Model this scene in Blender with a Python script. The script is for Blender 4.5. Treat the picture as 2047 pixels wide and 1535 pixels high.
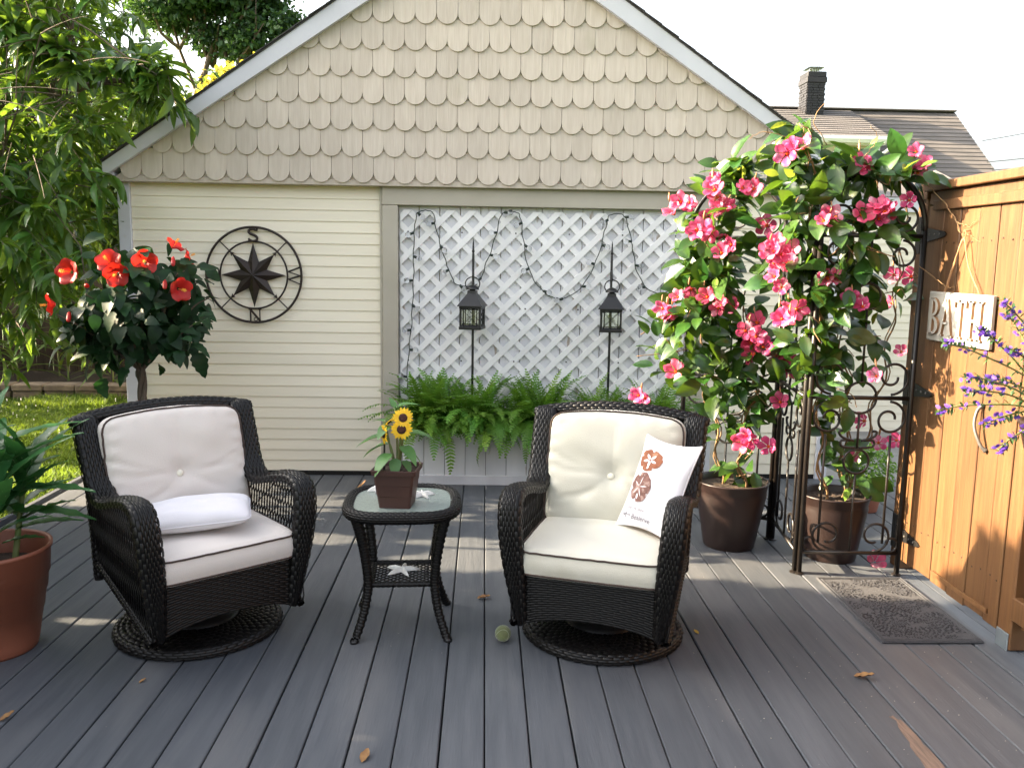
import bpy, math, random
import numpy as np
from mathutils import Matrix, Vector

random.seed(7)
RNG = np.random.default_rng(11)
PI = math.pi
for _o in list(bpy.data.objects):
    bpy.data.objects.remove(_o)
SC = bpy.context.scene
COL = SC.collection

# ------------------------------------------------------------------ camera
cam_data = bpy.data.cameras.new('camera')
cam_data.sensor_width = 36.0
cam_data.lens = 1715.0 / 2047.0 * 36.0
cam_data.clip_start = 0.05
cam_data.clip_end = 2000.0
cam = bpy.data.objects.new('camera', cam_data)
COL.objects.link(cam)
def _cam_rotation():
    f, W, H = 1715.0, 2047.0, 1535.0
    y = np.array([970 - W / 2, -(518 - H / 2), -f]); y /= np.linalg.norm(y)
    x = np.array([1, -0.016, 0.0]); x -= y * (x @ y); x /= np.linalg.norm(x)
    z = np.cross(x, y)
    return Matrix([x.tolist(), y.tolist(), z.tolist()])
cam.matrix_world = Matrix.Translation((0, 0, 1.55)) @ _cam_rotation().to_4x4()
SC.camera = cam

# ------------------------------------------------------------------ sky and sun
SUN_EL, SUN_AZ = math.radians(22.0), math.radians(7.0)     # low sun on the left, a little behind the garage
SUN_DIR = np.array([-math.cos(SUN_EL) * math.cos(SUN_AZ), math.cos(SUN_EL) * math.sin(SUN_AZ), math.sin(SUN_EL)])
world = bpy.data.worlds.new('World')
SC.world = world
world.use_nodes = True
wn = world.node_tree
bg = wn.nodes['Background']
sky = wn.nodes.new('ShaderNodeTexSky')
sky.sky_type = 'NISHITA'
sky.sun_disc = False
sky.sun_elevation = SUN_EL
sky.sun_rotation = math.atan2(SUN_DIR[0], SUN_DIR[1])
sky.air_density = 1.0
sky.dust_density = 7.0
sky.ozone_density = 1.0
haze = wn.nodes.new('ShaderNodeHueSaturation')        # thin summer haze: the whole sky is paler than clear air
haze.inputs['Saturation'].default_value = 0.42
wn.links.new(sky.outputs[0], haze.inputs['Color'])
wn.links.new(haze.outputs[0], bg.inputs[0])
bg.inputs[1].default_value = 0.097
sun_data = bpy.data.lights.new('sun', 'SUN')
sun_data.energy = 4.2
sun_data.angle = math.radians(0.5)
sun_data.color = (1.0, 0.80, 0.54)
sun = bpy.data.objects.new('sun', sun_data)
COL.objects.link(sun)
sun.rotation_euler = Vector(SUN_DIR.tolist()).to_track_quat('Z', 'Y').to_euler()
SC.view_settings.view_transform = 'Standard'
SC.view_settings.look = 'None'
SC.view_settings.gamma = 1.0
SC.view_settings.use_curve_mapping = False
SC.view_settings.exposure = 3.12
SC.cycles.max_bounces = 8
SC.cycles.transparent_max_bounces = 12
SC.cycles.caustics_reflective = False
SC.cycles.caustics_refractive = False
SC.cycles.sample_clamp_indirect = 6.0

# ------------------------------------------------------------------ helpers
class MB:
    """collects vertices and faces of one mesh"""
    def __init__(s):
        s.v = []; s.f = []; s.n = 0
    def add(s, V, F):
        V = np.asarray(V, float).reshape(-1, 3)
        o = s.n
        s.v.append(V)
        if isinstance(F, np.ndarray):
            s.f.extend((F + o).tolist())
        else:
            s.f.extend([[i + o for i in q] for q in F])
        s.n += len(V)
        return s
    def verts(s):
        return np.concatenate(s.v) if s.v else np.zeros((0, 3))
    def mesh(s, name, smooth=False):
        return mesh_np(name, s.verts(), s.f, smooth)
    def build(s, name, mat, parent=None, smooth=False, **k):
        return obj(name, s.mesh(name, smooth), mat, parent, **k)

def mesh_np(name, V, F, smooth=False):
    me = bpy.data.meshes.new(name)
    me.from_pydata(np.asarray(V, float).tolist() if not isinstance(V, list) else V, [], F if isinstance(F, list) else F.tolist())
    if smooth:
        me.polygons.foreach_set('use_smooth', np.ones(len(me.polygons), dtype=bool))
    me.update()
    return me

def obj(name, me, mat=None, parent=None, loc=None, rot=None, mtx=None, scale=None):
    o = bpy.data.objects.new(name, me)
    COL.objects.link(o)
    if mat is not None and me is not None and len(me.materials) == 0:
        me.materials.append(MATS[mat] if isinstance(mat, str) else mat)
    if parent is not None:
        o.parent = parent
    if mtx is not None:
        o.matrix_basis = mtx
    if loc is not None:
        o.location = loc
    if rot is not None:
        o.rotation_euler = rot
    if scale is not None:
        o.scale = (scale, scale, scale) if np.isscalar(scale) else scale
    return o

def tag(o, label=None, cat=None, group=None, kind=None):
    if label: o['label'] = label
    if cat: o['category'] = cat
    if group: o['group'] = group
    if kind: o['kind'] = kind
    return o

def thing(name, label, cat, loc=(0, 0, 0), rz=0.0, group=None):
    o = bpy.data.objects.new(name, None)
    o.empty_display_size = 0.1
    COL.objects.link(o)
    o.location = loc
    o.rotation_euler = (0, 0, rz)
    return tag(o, label, cat, group)

def copy_tree(o, parent=None):
    c = o.copy(); COL.objects.link(c)
    c.parent = parent
    for ch in list(o.children):
        copy_tree(ch, c)
    return c

BOXF = np.array([[0, 3, 2, 1], [4, 5, 6, 7], [0, 1, 5, 4], [1, 2, 6, 5], [2, 3, 7, 6], [3, 0, 4, 7]])
def box(mb, x0, x1, y0, y1, z0, z1):
    mb.add([(x0, y0, z0), (x1, y0, z0), (x1, y1, z0), (x0, y1, z0), (x0, y0, z1), (x1, y0, z1), (x1, y1, z1), (x0, y1, z1)], BOXF)
    return mb

def cbox(mb, x0, x1, y0, y1, z0, z1, b=0.004):
    """box with chamfered edges"""
    cx, cy, cz = (x0 + x1) / 2, (y0 + y1) / 2, (z0 + z1) / 2
    hx, hy, hz = (x1 - x0) / 2, (y1 - y0) / 2, (z1 - z0) / 2
    b = min(b, hx * .9, hy * .9, hz * .9)
    V = []; idx = {}
    for sx in (-1, 1):
        for sy in (-1, 1):
            for sz in (-1, 1):
                for a in range(3):
                    d = [hx - b, hy - b, hz - b]; d[a] += b
                    idx[(sx, sy, sz, a)] = len(V)
                    V.append((cx + sx * d[0], cy + sy * d[1], cz + sz * d[2]))
    F = []
    def order(q, n):
        p = [np.array(V[i]) for i in q]
        c = sum(p) / len(p)
        if np.dot(np.cross(p[1] - p[0], p[2] - p[0]), n) < 0: q = q[::-1]
        return q
    for a in range(3):
        o1, o2 = (a + 1) % 3, (a + 2) % 3
        for s in (-1, 1):
            q = []
            for (s1, s2) in ((-1, -1), (1, -1), (1, 1), (-1, 1)):
                k = [0, 0, 0]; k[a] = s; k[o1] = s1; k[o2] = s2
                q.append(idx[(*k, a)])
            n = np.zeros(3); n[a] = s
            F.append(order(q, n))
        for s1 in (-1, 1):
            for s2 in (-1, 1):
                k0 = [0, 0, 0]; k1 = [0, 0, 0]
                k0[a] = -1; k1[a] = 1
                for k in (k0, k1): k[o1] = s1; k[o2] = s2
                q = [idx[(*k0, o1)], idx[(*k1, o1)], idx[(*k1, o2)], idx[(*k0, o2)]]
                n = np.zeros(3); n[o1] = s1; n[o2] = s2
                F.append(order(q, n))
    for sx in (-1, 1):
        for sy in (-1, 1):
            for sz in (-1, 1):
                q = [idx[(sx, sy, sz, a)] for a in range(3)]
                F.append(order(q, np.array([sx, sy, sz])))
    mb.add(V, F)
    return mb

def frames(P):
    P = np.asarray(P, float)
    T = np.gradient(P, axis=0)
    T /= np.linalg.norm(T, axis=1)[:, None] + 1e-12
    ref = np.array([0, 0, 1.0]) if abs(T[0][2]) < .9 else np.array([1.0, 0, 0])
    n = ref - T[0] * (ref @ T[0]); n /= np.linalg.norm(n)
    N = [n]
    for i in range(1, len(P)):
        n = N[-1] - T[i] * (N[-1] @ T[i]); n /= np.linalg.norm(n) + 1e-12
        N.append(n)
    N = np.array(N)
    return T, N, np.cross(T, N)

def tube(mb, P, r, sides=6, caps=True, closed=False):
    P = np.asarray(P, float)
    m = len(P)
    if closed:
        Q = np.concatenate([P[-1:], P, P[:1]])
        T, N, B = frames(Q)
        T, N, B = T[1:-1], N[1:-1], B[1:-1]
        # untwist is ignored: round section
    else:
        T, N, B = frames(P)
    r = np.broadcast_to(np.asarray(r, float), (m,))
    a = np.linspace(0, 2 * PI, sides, endpoint=False)
    V = P[:, None, :] + r[:, None, None] * (np.cos(a)[None, :, None] * N[:, None, :] + np.sin(a)[None, :, None] * B[:, None, :])
    V = V.reshape(-1, 3)
    F = []
    for i in range(m if closed else m - 1):
        i2 = (i + 1) % m
        for k in range(sides):
            k2 = (k + 1) % sides
            F.append([i * sides + k, i * sides + k2, i2 * sides + k2, i2 * sides + k])
    if caps and not closed:
        F.append(list(range(sides))[::-1]); F.append([(m - 1) * sides + k for k in range(sides)])
    mb.add(V, F)
    return mb

def smooth_path(pts, n=6, closed=False):
    """Catmull-Rom through pts"""
    P = np.asarray(pts, float)
    Q = np.concatenate([P[-1:], P, P[:2]]) if closed else np.concatenate([2 * P[:1] - P[1:2], P, 2 * P[-1:] - P[-2:-1]])
    out = []
    for i in range(len(Q) - 3):
        p0, p1, p2, p3 = Q[i:i + 4]
        for t in np.arange(n) / n:
            out.append(.5 * ((2 * p1) + (-p0 + p2) * t + (2 * p0 - 5 * p1 + 4 * p2 - p3) * t ** 2 + (-p0 + 3 * p1 - 3 * p2 + p3) * t ** 3))
    if not closed: out.append(P[-1])
    return np.array(out)

def lathe(mb, prof, seg=32, c=(0, 0, 0), jitter=0):
    prof = np.asarray(prof, float)
    a = np.linspace(0, 2 * PI, seg, endpoint=False)
    V = np.stack([prof[:, None, 0] * np.cos(a), prof[:, None, 0] * np.sin(a), np.broadcast_to(prof[:, None, 1], (len(prof), seg))], -1).reshape(-1, 3) + np.array(c)
    F = []
    for i in range(len(prof) - 1):
        for k in range(seg):
            k2 = (k + 1) % seg
            F.append([i * seg + k, i * seg + k2, (i + 1) * seg + k2, (i + 1) * seg + k])
    mb.add(V, F)
    return mb

def grid_faces(nu, nv, off=0, wrapu=False):
    """vertices indexed i*nv+j"""
    i, j = np.meshgrid(np.arange(nu if wrapu else nu - 1), np.arange(nv - 1), indexing='ij')
    i2 = (i + 1) % nu
    return np.stack([i * nv + j, i2 * nv + j, i2 * nv + j + 1, i * nv + j + 1], -1).reshape(-1, 4) + off

def prism(mb, poly, y0, y1, axis='y'):
    """extrude polygon given in (a, b) along an axis: axis y -> (a, y, b); axis x -> (x, a, b); axis z -> (a, b, z)"""
    n = len(poly)
    def mk(p, t):
        return (p[0], t, p[1]) if axis == 'y' else ((t, p[0], p[1]) if axis == 'x' else (p[0], p[1], t))
    V = [mk(p, y0) for p in poly] + [mk(p, y1) for p in poly]
    F = [list(range(n)), list(range(2 * n - 1, n - 1, -1))] + [[i, i + n, (i + 1) % n + n, (i + 1) % n] for i in range(n)]
    # consistent outward normals
    a2 = sum(poly[i][0] * poly[(i + 1) % n][1] - poly[(i + 1) % n][0] * poly[i][1] for i in range(n))
    flip = (a2 > 0) == (y1 > y0)
    if axis in ('x', 'z'): flip = not flip if axis == 'y' else flip
    if axis == 'y': flip = not flip
    if flip: F = [q[::-1] for q in F]
    mb.add(V, F)
    return mb

def clip(poly, planes):
    """keep the part of poly where a*x+b*y<=c for every (a, b, c)"""
    for (a, b, c) in planes:
        out = []
        for i in range(len(poly)):
            p, q = poly[i], poly[(i + 1) % len(poly)]
            dp, dq = a * p[0] + b * p[1] - c, a * q[0] + b * q[1] - c
            if dp <= 0: out.append(p)
            if (dp < 0 < dq) or (dq < 0 < dp):
                t = dp / (dp - dq)
                out.append((p[0] + t * (q[0] - p[0]), p[1] + t * (q[1] - p[1])))
        poly = out
        if len(poly) < 3: return []
    return poly

def basis(d, up=(0, 0, 1)):
    d = np.asarray(d, float); d = d / (np.linalg.norm(d) + 1e-12)
    up = np.asarray(up, float)
    z = up - d * (up @ d)
    if np.linalg.norm(z) < 1e-5:
        z = np.array([1.0, 0, 0]) - d * d[0]
    z /= np.linalg.norm(z)
    return np.stack([d, np.cross(z, d), z], 1)          # columns: x along d, y side, z up

def mtx(loc, R, s=1.0):
    m = Matrix((R * s).tolist()).to_4x4()
    m.translation = Vector([float(a) for a in loc])
    return m

def rot_z(P, a):
    c, s = math.cos(a), math.sin(a)
    P = np.asarray(P, float)
    return np.stack([P[..., 0] * c - P[..., 1] * s, P[..., 0] * s + P[..., 1] * c, P[..., 2]], -1)

def leaf_shape(L, W, n=6, fold=0.15, droop=0.25, pw=1.0, tip=1.0, wave=0.0, rib=0):
    """leaf along +x, normal +z; returns V, F"""
    t = np.linspace(0, 1, n + 1)
    w = W / 2 * np.sin(PI * t ** pw) ** tip
    w[0] = W * .04; w[-1] = 0.0005
    x = L * t
    z = -droop * L * t ** 2
    if rib:
        w = w * (1 + .06 * np.sin(t * rib * PI))
    V = []
    for i in range(n + 1):
        wz = wave * W * math.sin(i * 2.3)
        V += [(x[i], w[i], z[i] + fold * w[i] + wz), (x[i], 0, z[i]), (x[i], -w[i], z[i] + fold * w[i] - wz)]
    F = []
    for i in range(n):
        a = i * 3
        F += [[a + 1, a + 4, a + 3, a], [a + 2, a + 5, a + 4, a + 1]]
    return np.array(V), np.array(F)

def scatter_mesh(name, V, F, Ms, Ls, mat, parent=None, smooth=True):
    """many transformed copies of (V, F) joined in one mesh; Ms (k,3,3), Ls (k,3)"""
    k = len(Ms)
    VV = np.einsum('kij,nj->kni', np.asarray(Ms), V) + np.asarray(Ls)[:, None, :]
    FF = (np.asarray(F)[None] + (np.arange(k) * len(V))[:, None, None]).reshape(-1, np.asarray(F).shape[1])
    me = fast_mesh(name, VV.reshape(-1, 3), FF, smooth)
    return obj(name, me, mat, parent)

def fast_mesh(name, V, F, smooth=True):
    F = np.asarray(F)
    me = bpy.data.meshes.new(name)
    me.vertices.add(len(V)); me.vertices.foreach_set('co', np.asarray(V, np.float32).ravel())
    nl = F.size
    me.loops.add(nl); me.loops.foreach_set('vertex_index', F.astype(np.int32).ravel())
    me.polygons.add(len(F))
    me.polygons.foreach_set('loop_start', np.arange(0, nl, F.shape[1], dtype=np.int32))
    me.polygons.foreach_set('use_smooth', np.full(len(F), smooth, dtype=bool))
    me.update(calc_edges=True)
    me.validate()
    return me

# ------------------------------------------------------------------ materials
MATS = {}
def mat(name, c1, c2=None, scale=6.0, detail=4.0, stretch=(1, 1, 1), rough=0.6, bump=0.0, bscale=None, bstretch=None,
        rnd=0.0, hue=0.0, transl=0.0, tcol=None, spec=0.5, metal=0.0, lo=0.35, hi=0.65, c3=None, s3=3.0, t3=0.62, w3=0.05,
        stretch3=None, island=False, coat=0.0, sheen=0.0, transmission=0.0, ior=1.45, alpha=1.0, distort=0.0, rough2=None):
    m = bpy.data.materials.new(name)
    m.use_nodes = True
    nt = m.node_tree; N = nt.nodes; Lk = nt.links
    bs = N['Principled BSDF']; out = N['Material Output']
    bs.inputs['Roughness'].default_value = rough
    bs.inputs['Specular IOR Level'].default_value = spec
    bs.inputs['Metallic'].default_value = metal
    if coat: bs.inputs['Coat Weight'].default_value = coat
    if sheen: bs.inputs['Sheen Weight'].default_value = sheen
    if transmission:
        bs.inputs['Transmission Weight'].default_value = transmission
        bs.inputs['IOR'].default_value = ior
    tc = N.new('ShaderNodeTexCoord')
    oi = N.new('ShaderNodeObjectInfo')
    add = N.new('ShaderNodeVectorMath'); add.operation = 'MULTIPLY_ADD'
    add.inputs[1].default_value = (37.0, 19.0, 53.0)
    cmb = N.new('ShaderNodeCombineXYZ')
    for k in range(3): Lk.new(oi.outputs['Random'], cmb.inputs[k])
    Lk.new(cmb.outputs[0], add.inputs[0]); Lk.new(tc.outputs['Object'], add.inputs[2])
    coord = add.outputs[0]
    def noise(sc, st, det=4.0):
        mp = N.new('ShaderNodeMapping'); mp.inputs['Scale'].default_value = st
        Lk.new(coord, mp.inputs[0])
        nz = N.new('ShaderNodeTexNoise'); nz.inputs['Scale'].default_value = sc; nz.inputs['Detail'].default_value = det
        nz.inputs['Distortion'].default_value = distort
        Lk.new(mp.outputs[0], nz.inputs['Vector'])
        return nz.outputs['Fac']
    col = None
    if c2 is not None:
        nf = noise(scale, stretch, detail)
        mr = N.new('ShaderNodeMapRange'); mr.inputs[1].default_value = lo; mr.inputs[2].default_value = hi
        Lk.new(nf, mr.inputs[0])
        mx = N.new('ShaderNodeMix'); mx.data_type = 'RGBA'
        mx.inputs['A'].default_value = (*c1, 1); mx.inputs['B'].default_value = (*c2, 1)
        Lk.new(mr.outputs[0], mx.inputs['Factor'])
        col = mx.outputs['Result']
        if rough2 is not None:
            rr = N.new('ShaderNodeMapRange'); rr.inputs[3].default_value = rough; rr.inputs[4].default_value = rough2
            Lk.new(mr.outputs[0], rr.inputs[0]); Lk.new(rr.outputs[0], bs.inputs['Roughness'])
    if c3 is not None:
        nf = noise(s3, stretch3 or stretch, 6.0)
        mr = N.new('ShaderNodeMapRange'); mr.inputs[1].default_value = t3; mr.inputs[2].default_value = t3 + w3
        Lk.new(nf, mr.inputs[0])
        mx = N.new('ShaderNodeMix'); mx.data_type = 'RGBA'
        if col is None: mx.inputs['A'].default_value = (*c1, 1)
        else: Lk.new(col, mx.inputs['A'])
        mx.inputs['B'].default_value = (*c3, 1)
        Lk.new(mr.outputs[0], mx.inputs['Factor'])
        col = mx.outputs['Result']
    if rnd or hue:
        hs = N.new('ShaderNodeHueSaturation')
        if col is None: hs.inputs['Color'].default_value = (*c1, 1)
        else: Lk.new(col, hs.inputs['Color'])
        if island:
            ge = N.new('ShaderNodeNewGeometry'); rs = ge.outputs['Random Per Island']
        else:
            rs = oi.outputs['Random']
        a = N.new('ShaderNodeMapRange'); a.inputs[3].default_value = 1 - rnd; a.inputs[4].default_value = 1 + rnd
        Lk.new(rs, a.inputs[0]); Lk.new(a.outputs[0], hs.inputs['Value'])
        if hue:
            mu = N.new('ShaderNodeMath'); mu.operation = 'MULTIPLY'; mu.inputs[1].default_value = 7.31
            fr = N.new('ShaderNodeMath'); fr.operation = 'FRACT'
            Lk.new(rs, mu.inputs[0]); Lk.new(mu.outputs[0], fr.inputs[0])
            b = N.new('ShaderNodeMapRange'); b.inputs[3].default_value = .5 - hue; b.inputs[4].default_value = .5 + hue
            Lk.new(fr.outputs[0], b.inputs[0]); Lk.new(b.outputs[0], hs.inputs['Hue'])
        col = hs.outputs['Color']
    if col is not None: Lk.new(col, bs.inputs['Base Color'])
    else: bs.inputs['Base Color'].default_value = (*c1, 1)
    if bump:
        nf = noise(bscale or scale * 3, bstretch or stretch, 5.0)
        bp = N.new('ShaderNodeBump'); bp.inputs['Strength'].default_value = min(1.0, bump); bp.inputs['Distance'].default_value = 0.004 * max(1, bump)
        Lk.new(nf, bp.inputs['Height']); Lk.new(bp.outputs[0], bs.inputs['Normal'])
    if transl:
        tr = N.new('ShaderNodeBsdfTranslucent')
        if tcol is None and col is not None: Lk.new(col, tr.inputs['Color'])
        else: tr.inputs['Color'].default_value = (*(tcol or c1), 1)
        ms = N.new('ShaderNodeMixShader'); ms.inputs[0].default_value = transl
        Lk.new(bs.outputs[0], ms.inputs[1]); Lk.new(tr.outputs[0], ms.inputs[2]); Lk.new(ms.outputs[0], out.inputs['Surface'])
    MATS[name] = m
    return m

mat('deck_paint', (.065, .072, .083), (.084, .091, .102), scale=5, stretch=(6, .5, 1), rough=.55, bump=.35, bscale=14, bstretch=(9, .7, 1), rnd=.10,
    c3=(.125, .127, .131), s3=1.6, t3=.55, w3=.26, stretch3=(2.2, .5, 1), spec=.4)
mat('bare_wood', (.20, .135, .10), (.12, .085, .065), scale=14, stretch=(8, .6, 1), rough=.8, bump=.5)
mat('siding', (.84, .765, .61), (.79, .72, .57), scale=1.6, stretch=(.5, 1, 3), rough=.45, bump=.12, bscale=30, bstretch=(.4, 1, 6), rnd=.025)
mat('shingle', (.505, .432, .355), (.565, .492, .412), scale=9, stretch=(5, 1, .5), rough=.72, bump=.45, bscale=20, bstretch=(5, 1, .35), rnd=.07,
    c3=(.38, .34, .24), s3=1.6, t3=.66, w3=.18, stretch3=(1, 1, 1))
mat('shingle_back', (.475, .408, .335), (.515, .448, .375), scale=4, rough=.75)
mat('white_trim', (.60, .60, .64), (.54, .54, .58), scale=2.5, stretch=(1, 1, 1), rough=.5, bump=.06, c3=(.50, .46, .40), s3=4, t3=.72, w3=.08)
mat('taupe_trim', (.40, .36, .29), (.44, .40, .33), scale=3, rough=.5, bump=.08)
mat('lattice_white', (.86, .845, .835), (.81, .795, .79), scale=5, rough=.5, bump=.1, rnd=.03)
mat('old_white', (.74, .735, .75), (.64, .635, .655), scale=4, stretch=(2, 1, .5), rough=.65, bump=.4, c3=(.42, .36, .30), s3=9, t3=.66, w3=.05, stretch3=(2, 1, .45), rnd=.05)
mat('roof_shingle', (.035, .034, .034), (.065, .060, .056), scale=20, rough=.9, bump=.6, bscale=90, rnd=.2)
mat('house_roof', (.115, .102, .093), (.080, .073, .069), scale=1.6, stretch=(1, 2.0, 1), rough=.9, bump=.5, bscale=30, rnd=.12)
mat('black_metal', (.005, .005, .006), (.010, .0095, .009), scale=14, rough=.42, spec=.5, bump=.1)
mat('rust_metal', (.014, .010, .008), (.030, .018, .013), scale=9, rough=.5, metal=.3, bump=.15)
mat('arbor_metal', (0.0054, 0.0042, 0.0036), (0.012, 0.0084, 0.0066), scale=12, rough=.40, bump=.1)
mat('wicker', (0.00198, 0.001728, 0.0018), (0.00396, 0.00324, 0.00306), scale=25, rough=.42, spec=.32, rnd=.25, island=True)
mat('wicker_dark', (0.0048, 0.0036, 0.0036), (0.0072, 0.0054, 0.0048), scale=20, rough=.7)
mat('cushion', (.60, .545, .50), (.64, .585, .54), scale=2.2, rough=.9, bump=.25, bscale=260, bstretch=(1, 1, 1), sheen=.2, c3=(.54, .485, .44), s3=2.4, t3=.60, w3=.16)
mat('cushion_ivory', (.52, .50, .42), (.56, .54, .46), scale=2.2, rough=.9, bump=.25, bscale=260, sheen=.2, c3=(.43, .40, .31), s3=2.6, t3=.56, w3=.16)
mat('piping', (.045, .028, .022), rough=.8)
mat('pillow_white', (.68, .66, .69), (.63, .61, .64), scale=3, rough=.9, bump=.25, bscale=220, sheen=.2)
mat('pillow_edge', (.72, .60, .44), rough=.9)
mat('print_brown', (.24, .085, .04), (.17, .055, .026), scale=30, rough=.9, c3=(.30, .15, .09), s3=22, t3=.58, w3=.05)
mat('print_mauve', (.20, .10, .08), (.12, .055, .045), scale=55, rough=.9, c3=(.30, .20, .17), s3=40, t3=.55, w3=.05)
mat('print_ink', (.10, .09, .11), rough=.9)
mat('button', (.76, .72, .60), rough=.5)
mat('cedar', (0.0864, 0.036, 0.01116), (0.121, 0.0576, 0.01944), scale=7, detail=7, stretch=(1, 6, .30), rough=.55, bump=.35, bscale=18, bstretch=(1, 7, .25), rnd=.16, distort=.6,
    c3=(0.0756, 0.03024, 0.00936), s3=3, t3=.64, w3=.12, stretch3=(1, 5, .25))
mat('cap_wood', (.22, .20, .18), (.30, .27, .24), scale=8, rough=.7)
mat('galvanised', (.26, .30, .32), (.20, .23, .25), scale=12, rough=.4, metal=.6)
mat('grey_steel', (0.136, 0.128, 0.116), (0.096, 0.088, 0.08), scale=14, rough=.45, metal=.5)
mat('sign_edge_shade', (.20, .10, .045), (.30, .17, .09), scale=20, rough=.8)
mat('sign_white', (0.3312, 0.3168, 0.2808), (0.288, 0.2736, 0.2376), scale=7, rough=.7, bump=.25)
mat('sign_letter', (0.36, 0.3384, 0.2952), (0.3096, 0.288, 0.2448), scale=9, rough=.7, bump=.25)
mat('twine', (0.315, 0.175, 0.084), rough=.9)
mat('terracotta', (.21, .066, .036), (.25, .085, .047), scale=3, rough=.55, bump=.05, c3=(.28, .13, .085), s3=5, t3=.66, w3=.1)
mat('pot_brown', (0.0165, 0.0088, 0.0077), (0.02475, 0.0132, 0.011), scale=3, rough=.42, bump=.05)
mat('pot_choc', (.045, .018, .014), (.058, .024, .018), scale=5, rough=.5)
mat('soil', (.022, .014, .010), (.055, .036, .024), scale=60, rough=1.0, bump=1.0, bscale=70)
mat('fern', (0.08075, 0.1913, 0.0221), (0.153, 0.306, 0.03655), scale=5, rough=.5, rnd=.28, hue=.02, transl=.38, tcol=(0.204, 0.391, 0.034))
mat('mand_leaf', (0.01564, 0.05161, 0.008602), (0.03597, 0.09228, 0.01408), scale=16, rough=.32, rnd=.4, hue=.02, transl=.26, tcol=(0.1329, 0.2502, 0.0172), spec=.6)
mat('mand_young', (0.12, 0.216, 0.028), (0.176, 0.272, 0.04), scale=16, rough=.35, rnd=.25, hue=.02, transl=.40, tcol=(0.304, 0.368, 0.04))
mat('bud', (0.4125, 0.165, 0.075), (0.465, 0.255, 0.12), scale=20, rough=.5, transl=.2)
mat('pink', (0.4963, 0.03368, 0.1241), (0.5672, 0.08861, 0.2038), scale=18, rough=.55, rnd=.16, hue=.012, transl=.35, tcol=(0.6381, 0.08861, 0.195), c3=(0.6558, 0.3368, 0.4165), s3=11, t3=.53, w3=.14)
mat('pink_throat', (.85, .20, .03), rough=.6)
mat('hib_leaf', (0.006851, 0.0274, 0.008906), (0.0137, 0.04521, 0.0137), scale=18, rough=.5, rnd=.35, transl=.15, tcol=(0.0274, 0.09591, 0.0137), spec=.25)
mat('hib_red', (0.3944, 0.01088, 0.01088), (0.4624, 0.02584, 0.01768), scale=9, rough=.5, rnd=.12, transl=.30, tcol=(0.578, 0.0204, 0.0102), c3=(0.578, 0.068, 0.0204), s3=6, t3=.62, w3=.1)
mat('hib_yellow', (.85, .42, .04), rough=.7)
mat('bark', (.075, .055, .038), (.13, .10, .07), scale=14, stretch=(1, 1, .3), rough=.9, bump=.8, bscale=30)
mat('stem_green', (.10, .16, .04), (.16, .16, .06), scale=14, rough=.6)
mat('stem_tan', (0.27, 0.165, 0.075), (0.195, 0.1125, 0.0525), scale=18, rough=.8)
mat('peach_leaf', (0.0392, 0.1045, 0.01586), (0.07466, 0.168, 0.02427), scale=8, rough=.38, rnd=.35, hue=.018, transl=.36, tcol=(0.1867, 0.2987, 0.02427), island=True)
mat('peach_leaf_single', (0.0392, 0.1045, 0.01586), (0.07466, 0.168, 0.02427), scale=8, rough=.38, rnd=.35, hue=.018, transl=.36, tcol=(0.1867, 0.2987, 0.02427))
mat('peach', (.16, .12, .03), (.18, .08, .03), scale=4, rough=.8)
mat('far_leaf', (.018, .052, .016), (.032, .082, .022), scale=1.5, rough=.6, rnd=.35, transl=.25, tcol=(.10, .20, .03), island=True)
mat('gold_leaf', (0.208, 0.208, 0.024), (0.288, 0.272, 0.032), scale=3, rough=.6, rnd=.3, transl=.45, tcol=(0.48, 0.416, 0.04), island=True)
mat('bg_leaf', (0.036, 0.076, 0.012), (0.064, 0.124, 0.0184), scale=2, rough=.55, rnd=.4, hue=.02, transl=.42, tcol=(0.192, 0.256, 0.0256), island=True)
mat('shade_leaf', (.035, .08, .02), (.055, .11, .028), scale=4, rough=.6, rnd=.3, transl=.06, island=True)
mat('grass', (0.0468, 0.09776, 0.01144), (0.0884, 0.156, 0.01768), scale=1.2, rough=.6, rnd=.35, hue=.02, transl=.42, tcol=(0.1872, 0.2704, 0.02496), island=True)
mat('lawn', (.055, .10, .016), (.10, .135, .024), scale=2.5, rough=.95, bump=1.0, bscale=40, c3=(.16, .12, .06), s3=2, t3=.62, w3=.1)
mat('clover', (.80, .80, .74), rough=.7)
mat('block', (0.18, 0.138, 0.096), (0.12, 0.09, 0.066), scale=9, rough=.95, bump=.9, bscale=30, rnd=.15)
mat('old_fence', (0.0375, 0.024, 0.017), (0.065, 0.0425, 0.03), scale=7, stretch=(4, 4, .4), rough=.9, bump=.5, rnd=.25)
mat('draco_leaf', (.032, .115, .036), (.055, .17, .045), scale=8, rough=.38, rnd=.3, transl=.25, tcol=(.08, .26, .05), c3=(.42, .50, .30), s3=60, t3=.66, w3=.03, stretch3=(.4, 1, 1))
mat('sun_leaf', (.055, .145, .042), (.085, .20, .052), scale=14, rough=.5, rnd=.2, transl=.25, tcol=(.18, .34, .05), bump=.3, bscale=60)
mat('sun_petal', (.86, .50, .008), (.90, .62, .02), scale=20, rough=.5, rnd=.08, transl=.3, tcol=(.95, .62, .02))
mat('sun_disc', (.030, .010, .008), (.06, .02, .012), scale=90, rough=.95, bump=1.0, bscale=160)
mat('starfish', (.84, .83, .80), (.76, .75, .72), scale=50, rough=.8, bump=.8, bscale=120)
mat('tennis', (.15, .18, .06), (.11, .13, .055), scale=9, rough=1.0, bump=.8, bscale=220, sheen=.4, c3=(.09, .09, .06), s3=4, t3=.58, w3=.1)
mat('seam_white', (.32, .34, .24), rough=.8)
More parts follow.
